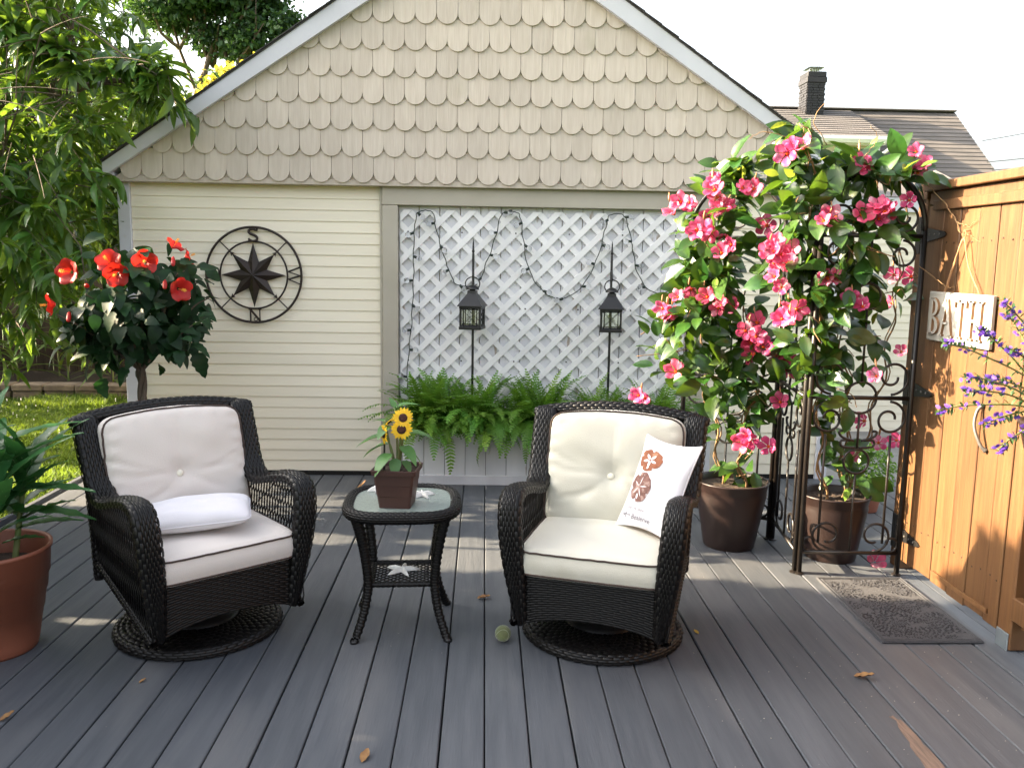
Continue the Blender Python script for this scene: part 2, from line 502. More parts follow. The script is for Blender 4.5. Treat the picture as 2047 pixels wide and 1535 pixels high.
mat('frosted_glass', (.42, .50, .45), (.36, .44, .40), scale=60, rough=.22, transmission=.45, bump=.25, bscale=140, spec=.6)
mat('clear_glass', (.95, .97, .97), rough=.03, transmission=1.0, ior=1.35)
mat('cable', (.010, .022, .014), rough=.5)
mat('doormat', (.050, .051, .057), (.068, .069, .075), scale=70, rough=1.0, bump=1.0, bscale=200)
mat('mat_relief', (.020, .020, .023), (.034, .034, .038), scale=60, rough=1.0, bump=1.0, bscale=150)
mat('dry_leaf', (.36, .20, .075), (.24, .12, .05), scale=30, rough=.8, transl=.2)
mat('yellow_leaf', (.55, .38, .06), (.42, .26, .06), scale=30, rough=.8, transl=.2)
mat('purple', (0.06, 0.0176, 0.24), (0.096, 0.036, 0.32), scale=20, rough=.6, rnd=.2, transl=.25, tcol=(0.112, 0.048, 0.36))
mat('scaevola_leaf', (.035, .085, .030), (.055, .12, .04), scale=14, rough=.5, rnd=.25, transl=.25, tcol=(.10, .22, .05))
mat('chimney', (.007, .007, .009), (.014, .013, .015), scale=3, rough=.55, bump=.6, bscale=9, rnd=.25)
mat('house_siding', (.62, .56, .43), (.58, .52, .40), scale=1.5, rough=.6, rnd=.03)
mat('gutter', (.80, .80, .80), rough=.4)
mat('dark_gap', (.010, .009, .008), rough=1.0)
mat('wire', (.03, .03, .03), rough=.6)
mat('stone_grey', (.22, .21, .20), (.30, .29, .27), scale=5, rough=.9, bump=.5)
# ------------------------------------------------------------------ ground, lawn, deck
mb = MB(); box(mb, -600, 600, -300, 900, -1.0, -.13)
tag(mb.build('lawn', 'lawn'), kind='structure')

deck = obj('deck', box(MB(), -2.80, 3.45, -2.2, 6.045, -.10, -.034).mesh('deck'), 'dark_gap')
tag(deck, kind='structure')
PITCH = .1450
for k in range(-20, 24):
    w = .1395 + random.uniform(-.0012, .0014)
    x0 = .015 + k * PITCH + .0028
    if x0 + w > 3.45 or x0 < -2.84: continue
    # planks with softly rounded long edges and a faint crown; some runs are pieced together from two boards
    cuts = [-2.2, 6.04]
    if k % 11 == 5: cuts = [-2.2, random.choice((2.75, 3.15, 3.95, 4.75, 5.15)), 6.04]
    for ya, yb in zip(cuts[:-1], cuts[1:]):
        m = MB()
        b, n = .0035, max(4, int((yb - ya) * 1.8))
        ys = np.linspace(ya + .0012, yb - .0012, n)
        wob = np.cumsum(RNG.normal(0, .00045, n)); wob -= wob.mean()
        prof = np.array([(0, -.028), (0, -b), (b, 0), (w / 2, .0006), (w - b, 0), (w, -b), (w, -.028)])
        V = np.stack([np.broadcast_to(prof[:, 0], (n, 7)) + wob[:, None], np.broadcast_to(ys[:, None], (n, 7)), np.broadcast_to(prof[:, 1], (n, 7))], -1)
        m.add(V.reshape(-1, 3), [q[::-1] for q in grid_faces(n, 7).tolist()] + [list(range(7))[::-1], [(n - 1) * 7 + q for q in range(7)]])
        m.build('plank', 'deck_paint', deck, loc=(x0, 0, random.uniform(-.0016, .0008)))
poly = [(1.419, 2.749), (1.443, 2.736), (1.455, 2.709), (1.456, 2.622), (1.455, 2.533), (1.455, 2.40), (1.392, 2.40), (1.396, 2.491), (1.404, 2.548), (1.418, 2.646), (1.43, 2.716)]
pp = []
for i, p in enumerate(poly):
    q = poly[(i + 1) % len(poly)]
    for t in (0, .33, .66):
        pp.append((p[0] + t * (q[0] - p[0]) + random.uniform(-.004, .004), p[1] + t * (q[1] - p[1]) + random.uniform(-.01, .01)))
m = MB(); m.add([(a, b, .0012) for a, b in pp], [list(range(len(pp)))[::-1]])
m.build('worn_paint_patch', 'bare_wood', deck)
fm = box(MB(), -2.83, -2.80, -2.2, 6.0, -.13, -.002)
fm.build('edge_board', 'deck_paint', deck)

# ------------------------------------------------------------------ garage
G = thing('garage', 'cream sided garage with a gable of scalloped beige shingles', 'garage', (0, 6.06, 0))
HW, WH, SL = 2.5, 2.04, .68
APX, APZ = -.01, 3.712
box(MB(), -2.49, 2.49, .03, 6.4, -.12, 2.2).build('wall_core', 'siding', G)
prism(MB(), [(-2.49, 2.1), (2.49, 2.1), (APX, APZ)], .0, 6.4).build('gable_core', 'shingle_back', G)

def siding_run(parent, x0, x1, z0, z1, pitch, y=0.0, matn='siding'):
    sec = [(.012, 0), (-.0105, 0), (-.0105, .003), (-.003, pitch + .010), (.012, pitch + .010)]
    me = prism(MB(), sec, x0, x1, 'x').mesh('siding_board')
    me.materials.append(MATS[matn])
    z = z0
    while z < z1 - .01:
        obj('siding_board', me, None, parent, loc=(0, y + random.uniform(-.0008, .0008), z))
        z += pitch
siding_run(G, -2.42, -.712, .03, 2.0, .0765)
siding_run(G, 1.562, 2.42, .03, 2.0, .0765)
box(MB(), -2.42, 2.42, -.010, .02, -.05, .028).build('sill_strip', 'dark_gap', G)
cbox(MB(), -2.505, -2.421, -.028, .09, -.05, 2.03).build('corner_board', 'white_trim', G)
cbox(MB(), 2.421, 2.505, -.028, .09, -.05, 2.03).build('corner_board', 'white_trim', G)
# frame of the former garage door
cbox(MB(), -.711, -.602, -.050, .02, -.02, 1.905).build('door_jamb', 'taupe_trim', G)
cbox(MB(), 1.452, 1.561, -.050, .02, -.02, 1.905).build('door_jamb', 'taupe_trim', G)
cbox(MB(), -.711, 1.561, -.052, .02, 1.906, 2.032).build('door_header', 'taupe_trim', G)
cbox(MB(), -.728, -.7125, -.036, .0, -.02, 2.03, .002).build('door_stop', 'taupe_trim', G)
# painted boards behind the lattice
x = -.60
while x < 1.44:
    w = min(.138, 1.45 - x)
    cbox(MB(), x + .0006, x + w - .0006, .004, .024, .02, 1.905, .0012).build('backing_board', 'old_white', G)
    x += .142
# gable skirt and shingles
GY = -.085
prism(MB(), clip([(-2.5, 2.028), (2.48, 2.028), (2.48, 3.9), (-2.5, 3.9)], [(-SL, 1, APZ + .03 - SL * APX), (SL, 1, APZ + .03 + SL * APX)]), GY, -.001).build('gable_board', 'shingle_back', G)
cbox(MB(), -2.44, 2.42, GY - .008, GY + .001, 2.028, 2.066, .003).build('skirt_board', 'shingle', G)
def shingle_poly(cx, zb, w, h):
    r = w / 2
    pts = [(cx - r, zb + h), (cx - r, zb + r)]
    for k in range(1, 10):
        a = PI + PI * k / 10
        pts.append((cx + r * math.cos(a), zb + r + r * math.sin(a)))
    return pts + [(cx + r, zb + r), (cx + r, zb + h)]
planes = [(-SL, 1, APZ + .085 - SL * APX), (SL, 1, APZ + .085 + SL * APX)]
SW, SH = .1405, .1725
cache = {}
for row in range(11):
    zb = 2.046 + row * SH
    off = (row % 2) * SW / 2
    for k in range(-20, 21):
        cx = k * SW + off + .012
        if abs(cx) > 2.50: continue
        poly = shingle_poly(0, 0, SW - .0020, SH + .03)
        full = [(p[0] + cx, p[1] + zb) for p in poly]
        c = clip(full, planes)
        if len(c) < 3: continue
        whole = len(c) == len(full) and all(abs(a[0] - b[0]) + abs(a[1] - b[1]) < 1e-9 for a, b in zip(c, full))
        def shingle_mesh(pl):
            n = len(pl)
            # tilted tab: the lower end stands proud, the top end lies under the next course
            V = [(p[0], -.0175 + .0130 * min(1, (p[1] - z0) / .20), p[1]) for p in pl] + [(p[0], -.0005, p[1]) for p in pl]
            F = [list(range(n)), list(range(2 * n - 1, n - 1, -1))] + [[i, i + n, (i + 1) % n + n, (i + 1) % n] for i in range(n)]
            return mesh_np('shingle', V, F)
        if whole:
            z0 = 0
            if 'w' not in cache:
                cache['w'] = shingle_mesh(poly); cache['w'].materials.append(MATS['shingle'])
            o = obj('shingle', cache['w'], None, G, loc=(cx, GY - random.uniform(0, .003), zb + random.uniform(-.002, .002)), rot=(random.uniform(-.008, .004), random.uniform(-.011, .011), 0))
        else:
            z0 = zb
            obj('shingle', shingle_mesh(c), 'shingle', G, loc=(0, GY, 0))
# rake boards, eaves and roof
def rake(sx):
    xe = (-2.545 if sx < 0 else 2.525)
    def zi(x): return APZ - SL * abs(x - APX) + .0
    T = .152
    pts = [(APX, zi(APX)), (xe, zi(xe) + .03), (xe, zi(xe) + .12), (APX, zi(APX) + T)]
    pts[1] = (xe, zi(xe) + .065); pts[2] = (xe + .0 * sx, zi(xe) + T)
    if sx < 0: pts = pts[::-1]
    prism(MB(), pts, -.145, -.105).build('rake_board', 'white_trim', G)
    m = MB()
    so = [(APX, zi(APX) + .02), (xe, zi(xe) + .07), (xe, zi(xe) + .10), (APX, zi(APX) + .05)]
    if sx < 0: so = so[::-1]
    prism(MB(), so, -.104, -.0).build('rake_soffit', 'white_trim', G)
    # deck of the roof plus courses of asphalt shingles
    rd = [(APX, zi(APX) + T), (xe, zi(xe) + T), (xe - sx * -.0, zi(xe) + T + .010), (APX, zi(APX) + T + .010)]
    if sx < 0: rd = rd[::-1]
    prism(MB(), rd, -.152, 6.5).build('roof_deck', 'roof_shingle', G)
    L = math.hypot(xe - APX, SL * (xe - APX)); n = 22; e = L / n
    u = np.array([(xe - APX), -SL * abs(xe - APX)]) / L
    nrm = np.array([-u[1], u[0]]) * (1 if u[0] * 1 > 0 else -1)
    for k in range(n):
        a = np.array([APX, zi(APX) + T + .010]) + u * (k * e - .03) + nrm * .0005
        b = np.array([APX, zi(APX) + T + .010]) + u * ((k + 1) * e + .002) + nrm * .005
        q = [tuple(a), tuple(b), tuple(b + nrm * .006), tuple(a + nrm * .005)]
        if sx < 0: q = q[::-1]
        prism(MB(), q, -.157 - random.uniform(0, .010), 6.5).build('roof_course', 'roof_shingle', G)
rake(-1); rake(1)
cbox(MB(), -2.54, -2.49, -.10, 6.4, 2.058, 2.085, .003).build('eave_soffit', 'white_trim', G)
cbox(MB(), 2.49, 2.52, -.10, 6.4, 2.058, 2.085, .003).build('eave_soffit', 'white_trim', G)

# ------------------------------------------------------------------ lattice panel
LT = thing('lattice_panel', 'white diagonal lattice panel filling the taupe door frame', 'lattice', (0, 6.06, 0))
LX0, LX1, LZ0, LZ1 = -.590, 1.445, .30, 1.878
rect = [(-1, 0, -LX0), (1, 0, LX1), (0, -1, -LZ0), (0, 1, LZ1)]
sp, sw = .149, .0395
for d in (1, -1):
    k0 = -30
    for k in range(k0, 40):
        # slat along direction (1, d)/sqrt2 crossing the line z = LZ1 at x = c
        c = LX0 + .055 + k * sp
        u = np.array([1, d]) / math.sqrt(2); nn = np.array([-u[1], u[0]])
        p = np.array([c, LZ1])
        a, b = p - u * 5, p + u * 5
        q = [tuple(a - nn * sw / 2), tuple(b - nn * sw / 2), tuple(b + nn * sw / 2), tuple(a + nn * sw / 2)]
        q = clip(q, rect)
        if len(q) < 3: continue
        area = abs(sum(q[i][0] * q[(i + 1) % len(q)][1] - q[(i + 1) % len(q)][0] * q[i][1] for i in range(len(q)))) / 2
        if area < .0016: continue
        y = (-.0165, -.0112) if d > 0 else (-.0110, -.006)
        prism(MB(), q, y[0] + random.uniform(-.0006, 0), y[1]).build('lattice_slat', 'lattice_white', LT)
sm = MB(); lathe(sm, [(.0055, 0), (.0055, .002), (.003, .003), (0, .003)], 8)
sme = sm.mesh('screw'); sme.materials.append(MATS['black_metal'])
for i, xx in enumerate(np.arange(LX0 + .055, LX1, .149 * 2.5)):
    for j, zz in enumerate((1.77, 1.33, .86)):
        obj('screw', sme, None, LT, loc=(round((xx - LX0 - .055) / (sp / 2)) * sp / 2 + LX0 + .055 + (sp / 2 if j % 2 else 0), -.0172, LZ1 - round((LZ1 - zz) / sp) * sp - (sp / 2 if j % 2 else 0) + 0), rot=(PI / 2, 0, 0))

# ------------------------------------------------------------------ compass wall ornament
CP = thing('compass_ornament', 'round rusty metal compass rose hung on the cream siding', 'wall ornament', (-1.595, 6.022, 1.415))
def ring(mb, R, r, c=(0, 0), n=64, sides=6, y=0, a0=0, a1=2 * PI, closed=True):
    a = np.linspace(a0, a1, n, endpoint=not closed)
    tube(mb, np.stack([c[0] + R * np.cos(a), np.full(n, y), c[1] + R * np.sin(a)], -1), r, sides, closed=closed)
    return mb
def bar(mb, a, b, w=.012, t=.008, y=0):
    a = np.array(a, float); b = np.array(b, float)
    d = (b - a) / np.linalg.norm(b - a); n = np.array([-d[1], d[0]]) * w / 2
    q = [tuple(a - n), tuple(b - n), tuple(b + n), tuple(a + n)]
    prism(mb, q, y - t / 2, y + t / 2)
    return mb
ring(MB(), .326, .0085, n=80).build('outer_ring', 'rust_metal', CP, True)
ring(MB(), .230, .0065, n=72).build('inner_ring', 'rust_metal', CP, True)
m = MB(); c0 = np.array([0, -.045, 0])
V = [tuple(c0)]; F = []
for k in range(16):
    a = PI / 2 + k * PI / 8
    R = .222 if k % 4 == 0 else (.205 if k % 2 == 0 else .098)
    V.append((R * math.cos(a), -.002 if k % 2 else -.004, R * math.sin(a)))
for k in range(16):
    F.append([0, 1 + (k + 1) % 16, 1 + k])
V.append((0, .006, 0))
for k in range(16):
    F.append([17, 1 + k, 1 + (k + 1) % 16])
m.add(V, F); m.build('star', 'rust_metal', CP)
for k in range(4):
    a = PI / 4 + k * PI / 2
    u = np.array([math.cos(a), math.sin(a)]); n = np.array([-u[1], u[0]])
    m = MB(); tube(m, [(u[0] * r, 0, u[1] * r) for r in (.19, .325)], .0042, 6)
    q = [tuple(u * .226), tuple(u * .196 + n * .016), tuple(u * .203), tuple(u * .196 - n * .016)]
    prism(m, q, -.006, .003)
    m.build('arrow', 'rust_metal', CP)
m = MB()                                                   # S at the top
s_pts = [(.030, .318), (.024, .304), (.004, .313), (-.020, .309), (-.028, .294), (-.014, .280), (.012, .270), (.028, .256), (.024, .239), (.002, .231), (-.020, .238), (-.030, .250)]
sp_ = smooth_path(np.array([(a, 0, b) for a, b in s_pts]), 5)
tube(m, sp_, .0065 + .003 * np.sin(np.linspace(0, PI, len(sp_))), 6)
bar(m, (.030, .322), (.030, .300), .005); bar(m, (-.030, .228), (-.030, .250), .005)
m.build('letter_s', 'rust_metal', CP, True)
m = MB()                                                   # N at the bottom
bar(m, (-.030, -.318), (-.030, -.232), .010); bar(m, (.034, -.318), (.034, -.232), .007); bar(m, (-.032, -.234), (.036, -.316), .013, .0085)
bar(m, (-.042, -.235), (-.018, -.235), .006, .009); bar(m, (.022, -.235), (.046, -.235), .006, .009)
m.build('letter_n', 'rust_metal', CP)
m = MB()                                                   # E lying on its spine at the left
bar(m, (-.320, -.022), (-.232, -.022), .013); bar(m, (-.313, -.02), (-.313, .036), .007, .0085); bar(m, (-.276, -.02), (-.276, .022), .007, .0085); bar(m, (-.239, -.02), (-.239, .034), .007, .0085)
bar(m, (-.288, .020), (-.264, .020), .006, .009); bar(m, (-.313, .036), (-.300, .030), .006, .009); bar(m, (-.239, .034), (-.254, .040), .006, .009)
m.build('letter_e', 'rust_metal', CP)
m = MB()                                                   # W lying on its side at the right
z = [(.318, .058), (.236, .026), (.318, .000), (.236, -.026), (.318, -.058)]
for i in range(4): bar(m, z[i], z[i + 1], .012 if i % 2 == 0 else .007, .008 + .0008 * i)
bar(m, (.318, .064), (.318, .046), .006, .012); bar(m, (.318, -.048), (.318, -.064), .006, .012)
m.build('letter_w', 'rust_metal', CP)
ring(MB(), .012, .0028, c=(.006, -.304), n=14, y=-.004).build('tag_hole', 'rust_metal', CP, True)
bar(MB(), (-.006, .1), (.006, .1), .01, .03, .018).build('hanger', 'rust_metal', CP)

# ------------------------------------------------------------------ string of lights on the lattice
SL_T = thing('string_lights', 'dark green string of clear globe bulbs looped over the white lattice', 'string lights', (0, 6.022, 0))
pts = [(-.546, .60), (-.535, .84), (-.515, 1.05), (-.503, 1.26), (-.496, 1.46), (-.494, 1.66), (-.480, 1.82), (-.452, 1.866), (-.372, 1.866), (-.350, 1.81), (-.318, 1.66), (-.268, 1.52), (-.213, 1.385), (-.135, 1.362), (-.052, 1.378), (.010, 1.53),
       (.062, 1.68), (.098, 1.83), (.130, 1.868), (.215, 1.868), (.244, 1.82), (.262, 1.68), (.302, 1.49), (.385, 1.355), (.520, 1.280), (.660, 1.352), (.752, 1.50), (.806, 1.66), (.842, 1.83), (.870, 1.868), (.950, 1.868), (.982, 1.81), (1.022, 1.66), (1.055, 1.50), (1.139, 1.36), (1.262, 1.335), (1.365, 1.42), (1.401, 1.56), (1.424, 1.73), (1.434, 1.85)]
cp_ = smooth_path(np.array([(a, -.003 - .008 * (i % 3 == 1), b) for i, (a, b) in enumerate(pts)]), 6)
cp_[:, 0] += .0035 * np.sin(np.arange(len(cp_)) * 1.1) + RNG.normal(0, .0012, len(cp_))
cp_[:, 2] += RNG.normal(0, .0015, len(cp_))
tube(MB(), cp_, .0034, 5).build('cable', 'cable', SL_T, True)
ln = np.concatenate([[0], np.cumsum(np.linalg.norm(np.diff(cp_, axis=0), axis=1))])
sock = MB(); lathe(sock, [(0, 0), (.0085, 0), (.0095, .012), (.0085, .026), (.0, .026)], 10)
glob = MB(); lathe(glob, [(.006, .024)] + [(.0195 * math.sin(t), .044 - .0195 * math.cos(t)) for t in np.linspace(.35, PI - .02, 9)], 14)
socket_me = sock.mesh('socket', True); socket_me.materials.append(MATS['cable'])
globe_me = glob.mesh('globe', True); globe_me.materials.append(MATS['clear_glass'])
s = .12; k = 0
while s < ln[-1] - .05:
    i = int(np.searchsorted(ln, s)); p = cp_[i]
    ang = (1.9 if k % 2 else -1.7) + random.uniform(-.5, .5)
    so = obj('bulb', socket_me, None, SL_T, loc=(p[0], p[1] - .008, p[2]), rot=(random.uniform(.1, .5), ang, 0))
    obj('globe', globe_me, None, so)
    s += .165; k += 1

# ------------------------------------------------------------------ planter, lanterns
PB = thing('planter_box', 'white painted plank planter box against the lattice wall', 'planter', (0, 5.8, 0))
x = -.55
while x < 1.44:
    cbox(MB(), x + .0015, x + .1405, 0, .020, .055, .36, .002).build('plank', 'old_white', PB)
    x += .142
cbox(MB(), -.552, 1.444, -.016, -.0005, .0, .068, .003).build('base_board', 'old_white', PB)
cbox(MB(), -.552, -.532, .0205, .20, .0, .36, .002).build('end_board', 'old_white', PB)
cbox(MB(), 1.424, 1.444, .0205, .20, .0, .36, .002).build('end_board', 'old_white', PB)
cbox(MB(), -.530, 1.422, .181, .199, .0, .36, .002).build('back_board', 'old_white', PB)
box(MB(), -.530, 1.422, .022, .180, .02, .335).build('soil', 'soil', PB)

def lantern(x, rz, lab_l, lab_p, h):
    P = thing('lantern_pole', lab_p, 'pole', (x, 5.935, .30), 0, 'lantern poles in the fern planter')
    tube(MB(), [(0, 0, 0), (.004, 0, .5), (.002, 0, 1.28), (.002, 0, 1.30)], [.0085, .0085, .0085, .0062], 8).build('shaft', 'black_metal', P, True)
    tube(MB(), [(.002, 0, 1.295), (.002, 0, 1.30), (.002, 0, 1.312), (.002, 0, 1.36), (.001, 0, 1.385)], [.009, .0105, .0075, .0050, .0008], 8).build('finial', 'black_metal', P, True)
    hk = MB(); tube(hk, smooth_path([(.002, -.003, h + .05 - .30), (.002, -.030, h + .06 - .30), (.002, -.058, h + .015 - .30), (.002, -.066, h - .002 - .30), (.002, -.074, h + .012 - .30)], 5), .0045, 6)
    hk.build('hook', 'black_metal', P, True)
    L = thing('lantern', lab_l, 'lantern', (x, 5.869, h - .352), rz, 'black lanterns on poles')
    w = .073
    cbox(MB(), -w - .004, w + .004, -w - .004, w + .004, 0, .022, .004).build('base', 'black_metal', L)
    cbox(MB(), -w - .003, w + .003, -w - .003, w + .003, .142, .156, .003).build('top_frame', 'black_metal', L)
    for sx in (-1, 1):
        for sy in (-1, 1):
            cbox(MB(), sx * (w - .013) if sx > 0 else -w, w if sx > 0 else -(w - .013), sy * (w - .013) if sy > 0 else -w, w if sy > 0 else -(w - .013), .0215, .1425, .002).build('corner_post', 'black_metal', L)
    for k in range(4):
        m = MB()
        def lp(a, zz, d=0.0): return rot_z(np.array([a, -w + .004 + d, zz]), k * PI / 2)
        for a0, b0, a1, b1, r in ((0, .022, 0, .142, .0028), (-.058, .026, .058, .138, .0018), (-.058, .138, .058, .026, .0018), (-.047, .022, -.047, .142, .0035), (.047, .022, .047, .142, .0035), (-.058, .027, .058, .027, .004), (-.058, .137, .058, .137, .004)):
            tube(m, [lp(a0, b0), lp(a1, b1)], r, 5)
        f = m.build('window_grille', 'black_metal', L)
        g = MB(); q = [lp(-.058, .024, .004), lp(.058, .024, .004), lp(.058, .140, .004), lp(-.058, .140, .004)]
        q2 = [lp(-.058, .024, .006), lp(.058, .024, .006), lp(.058, .140, .006), lp(-.058, .140, .006)]
        g.add(q + q2, BOXF); g.build('pane', 'clear_glass', f)
    m = MB()
    for (r0, z0, r1, z1) in ((.086, .156, .086, .161), (.086, .161, .030, .243), (.030, .243, .028, .262)):
        V = []
        for r, z in ((r0, z0), (r1, z1)):
            V += [(-r, -r, z), (r, -r, z), (r, r, z), (-r, r, z)]
        m.add(V, [[0, 1, 5, 4], [1, 2, 6, 5], [2, 3, 7, 6], [3, 0, 4, 7]])
    m.add([(-.086, -.086, .156), (.086, -.086, .156), (.086, .086, .156), (-.086, .086, .156)], [[3, 2, 1, 0]])
    m.build('roof', 'black_metal', L)
    m = MB(); lathe(m, [(.020, .250), (.020, .272), (.044, .268), (.044, .274), (.036, .286), (.018, .298), (.006, .302), (0, .302)], 20)
    m.build('chimney_cap', 'black_metal', L, True)
    a = np.linspace(-.25 * PI, 1.25 * PI, 30)
    m = MB(); tube(m, np.stack([.050 * np.cos(a), np.zeros(30), .308 + .045 * np.sin(a)], -1), .0040, 6)
    m.build('carry_ring', 'black_metal', L, True)
lantern(-.084, -.22, 'black square lantern hanging nearer the cream siding, left of the pair', 'black pole behind the left lantern', 1.427)
lantern(.868, -.16, 'black square lantern hanging nearer the pink flowering vine, right of the pair', 'black pole behind the right lantern', 1.421)
# ------------------------------------------------------------------ neighbouring house beyond the fence
NH = thing('neighbour_house', 'brown roofed house with a dormer standing behind the garage', 'house', (0, 0, 0))
RZ, RY, EZ, EY, RX0, RX1 = 5.74, 24.0, 3.20, 21.0, 3.0, 12.80
def roof_plane(parent, x0, x1, y0, z0, y1, z1, n, matn, t=.03):
    """courses from the eave (y0, z0) up to the ridge (y1, z1)"""
    dy, dz = (y1 - y0) / n, (z1 - z0) / n
    sec = [(0, .028), (dy * 1.15, dz * 1.15 + .004), (dy * 1.15, dz * 1.15 - .03), (0, -.03)]
    me = prism(MB(), sec, x0, x1, 'x').mesh('roof_course'); me.materials.append(MATS[matn])
    for k in range(n):
        obj('roof_course', me, None, parent, loc=(0, y0 + k * dy, z0 + k * dz))
NR = obj('roof', prism(MB(), [(EY, EZ - .05), (RY, RZ - .05), (RY + 3, EZ - .05)], RX0, RX1, 'x').mesh('roof'), 'house_roof', NH)
roof_plane(NR, RX0, RX1 + .06, EY - .1, EZ - .02, RY + .06, RZ, 22, 'house_roof')
cbox(MB(), RX0, RX1 + .07, RY - .08, RY + .1, RZ + .0, RZ + .05, .02).build('ridge_cap', 'house_roof', NR)
box(MB(), RX0, RX1 - .25, EY + .3, RY + 2.6, -.13, EZ + .1).build('wall', 'house_siding', NH)
for k in range(20):
    box(MB(), RX0, RX1 - .24, EY + .272, EY + .298, .9 + k * .11, .9 + k * .11 + .10).build('siding_board', 'house_siding', NH)
cbox(MB(), RX0, RX1 + .05, EY - .24, EY - .105, EZ - .16, EZ - .03, .02).build('gutter', 'gutter', NH)
cbox(MB(), RX0, RX1 + .05, EY - .10, EY + .27, EZ - .20, EZ - .14, .01).build('soffit', 'gutter', NH)
# shed dormer
DR = obj('dormer', box(MB(), 4.0, 9.72, 21.62, 23.2, 3.6, 4.56).mesh('dormer'), 'house_siding', NH)
for k in range(8):
    box(MB(), 4.0, 9.72, 21.596, 21.618, 3.72 + k * .105, 3.72 + k * .105 + .095).build('siding_board', 'house_siding', DR)
roof_plane(NR, 3.9, 9.88, 21.36, 4.66, 23.85, 5.68, 13, 'house_roof')
prism(MB(), [(21.45, 4.52), (21.45, 4.62), (23.8, 5.6), (23.8, 5.2)], 4.0, 9.80, 'x').build('dormer_deck', 'house_roof', DR)
gp = [(21.22, 4.66), (21.22, 4.58), (21.27, 4.50), (21.36, 4.50), (21.36, 4.66)]
prism(MB(), gp, 3.9, 9.93, 'x').build('gutter', 'gutter', DR)
cbox(MB(), 3.9, 9.80, 21.37, 21.6, 4.47, 4.52, .004).build('soffit', 'gutter', DR)
cbox(MB(), 9.62, 9.74, 21.56, 21.594, 3.7, 4.47, .004).build('corner_board', 'gutter', DR)
cbox(MB(), 7.9, 8.05, 21.56, 21.594, 3.7, 4.47, .004).build('corner_board', 'gutter', DR)
ds = MB(); tube(ds, smooth_path([(9.84, 21.28, 4.5), (9.84, 21.30, 4.36), (9.70, 21.5, 4.22), (9.68, 21.53, 4.05), (9.68, 21.53, 3.7)], 5), .045, 8)
ds.build('downspout', 'gutter', DR, True)
# chimney: painted brick, each course a step of its own
CH = obj('chimney_stack', box(MB(), 8.47, 8.93, 23.32, 23.92, 5.2, 6.42).mesh('chimney_stack'), 'chimney', NH)
for k in range(17):
    zz = 5.3 + k * .0665
    for (a0, a1, b0, b1) in ((8.455, 8.945, 23.305, 23.3195), (8.455, 8.4695, 23.32, 23.93)):
        n = 3
        for j in range(n):
            o_ = (.5 if k % 2 else 0) * (1 / n)
            if a1 - a0 > .1:
                u0, u1 = a0 + (a1 - a0) * max(0, j / n - o_ * .5), a0 + (a1 - a0) * min(1, (j + 1) / n - o_ * .5)
                box(MB(), u0 + .006, u1 - .006, b0 - random.uniform(0, .012), b1, zz + .005, zz + .0605).build('brick', 'chimney', CH)
            else:
                u0, u1 = b0 + (b1 - b0) * max(0, j / n - o_ * .5), b0 + (b1 - b0) * min(1, (j + 1) / n - o_ * .5)
                box(MB(), a0 - random.uniform(0, .012), a1, u0 + .006, u1 - .006, zz + .005, zz + .0605).build('brick', 'chimney', CH)
cbox(MB(), 8.43, 8.97, 23.28, 23.96, 6.30, 6.44, .01).build('crown', 'chimney', CH)
cbox(MB(), 8.45, 8.95, 23.30, 23.94, 6.441, 6.58, .01).build('crown', 'chimney', CH)
cc = MB()
for a in range(6):
    for b in (0, 1):
        xx = 8.56 + a * .058
        tube(cc, [(xx, 23.42 + b * .36, 6.58), (xx, 23.42 + b * .36, 6.70)], .006, 4)
for a in (8.56, 8.85):
    for b in range(5): tube(cc, [(a, 23.42 + b * .09, 6.58), (a, 23.42 + b * .09, 6.70)], .006, 4)
V = [(8.49, 23.36, 6.70), (8.92, 23.36, 6.70), (8.92, 23.86, 6.70), (8.49, 23.86, 6.70), (8.60, 23.48, 6.76), (8.81, 23.48, 6.76), (8.81, 23.74, 6.76), (8.60, 23.74, 6.76)]
cc.add(V, BOXF); cc.build('spark_cap', 'galvanised', CH)

# utility wires
for i, (a, b) in enumerate((((12.3, 21.3, 4.10), (17.5, 20.4, 5.40)), ((12.4, 21.2, 3.90), (17.5, 20.2, 5.05)), ((12.2, 21.4, 4.62), (17.5, 20.6, 6.35)))):
    t = np.linspace(0, 1, 12)[:, None]
    P = np.array(a) * (1 - t) + np.array(b) * t; P[:, 2] -= .25 * np.sin(PI * t[:, 0])
    o = tube(MB(), P, .009, 5).build('utility_wire', 'wire')
    tag(o, ('thick middle utility wire running to the brown roofed house', 'lowest utility wire running to the brown roofed house', 'thin uppermost utility wire running to the brown roofed house')[i], 'wire', 'utility wires at the right')

# low building seen through the arbor
LB = thing('neighbour_outbuilding', 'cream sided wall seen through the iron trellis beside the gate', 'building', (0, 8.2, -.13))
box(MB(), 2.95, 6.4, .012, 3.0, 0, 2.30).build('wall_core', 'siding', LB)
cbox(MB(), 2.93, 6.4, -.05, -.016, 2.18, 2.32, .004).build('fascia', 'white_trim', LB)
siding_run(LB, 2.95, 6.4, .02, 2.18, .0745)
prism(MB(), [(-.06, 2.321), (1.5, 2.62), (3.2, 2.32)], 2.85, 6.5, 'x').build('roof', 'house_roof', LB)

tag(box(MB(), 2.52, 7.0, 6.05, 8.185, -.13, -.07).build('concrete_path', 'stone_grey'), kind='structure')
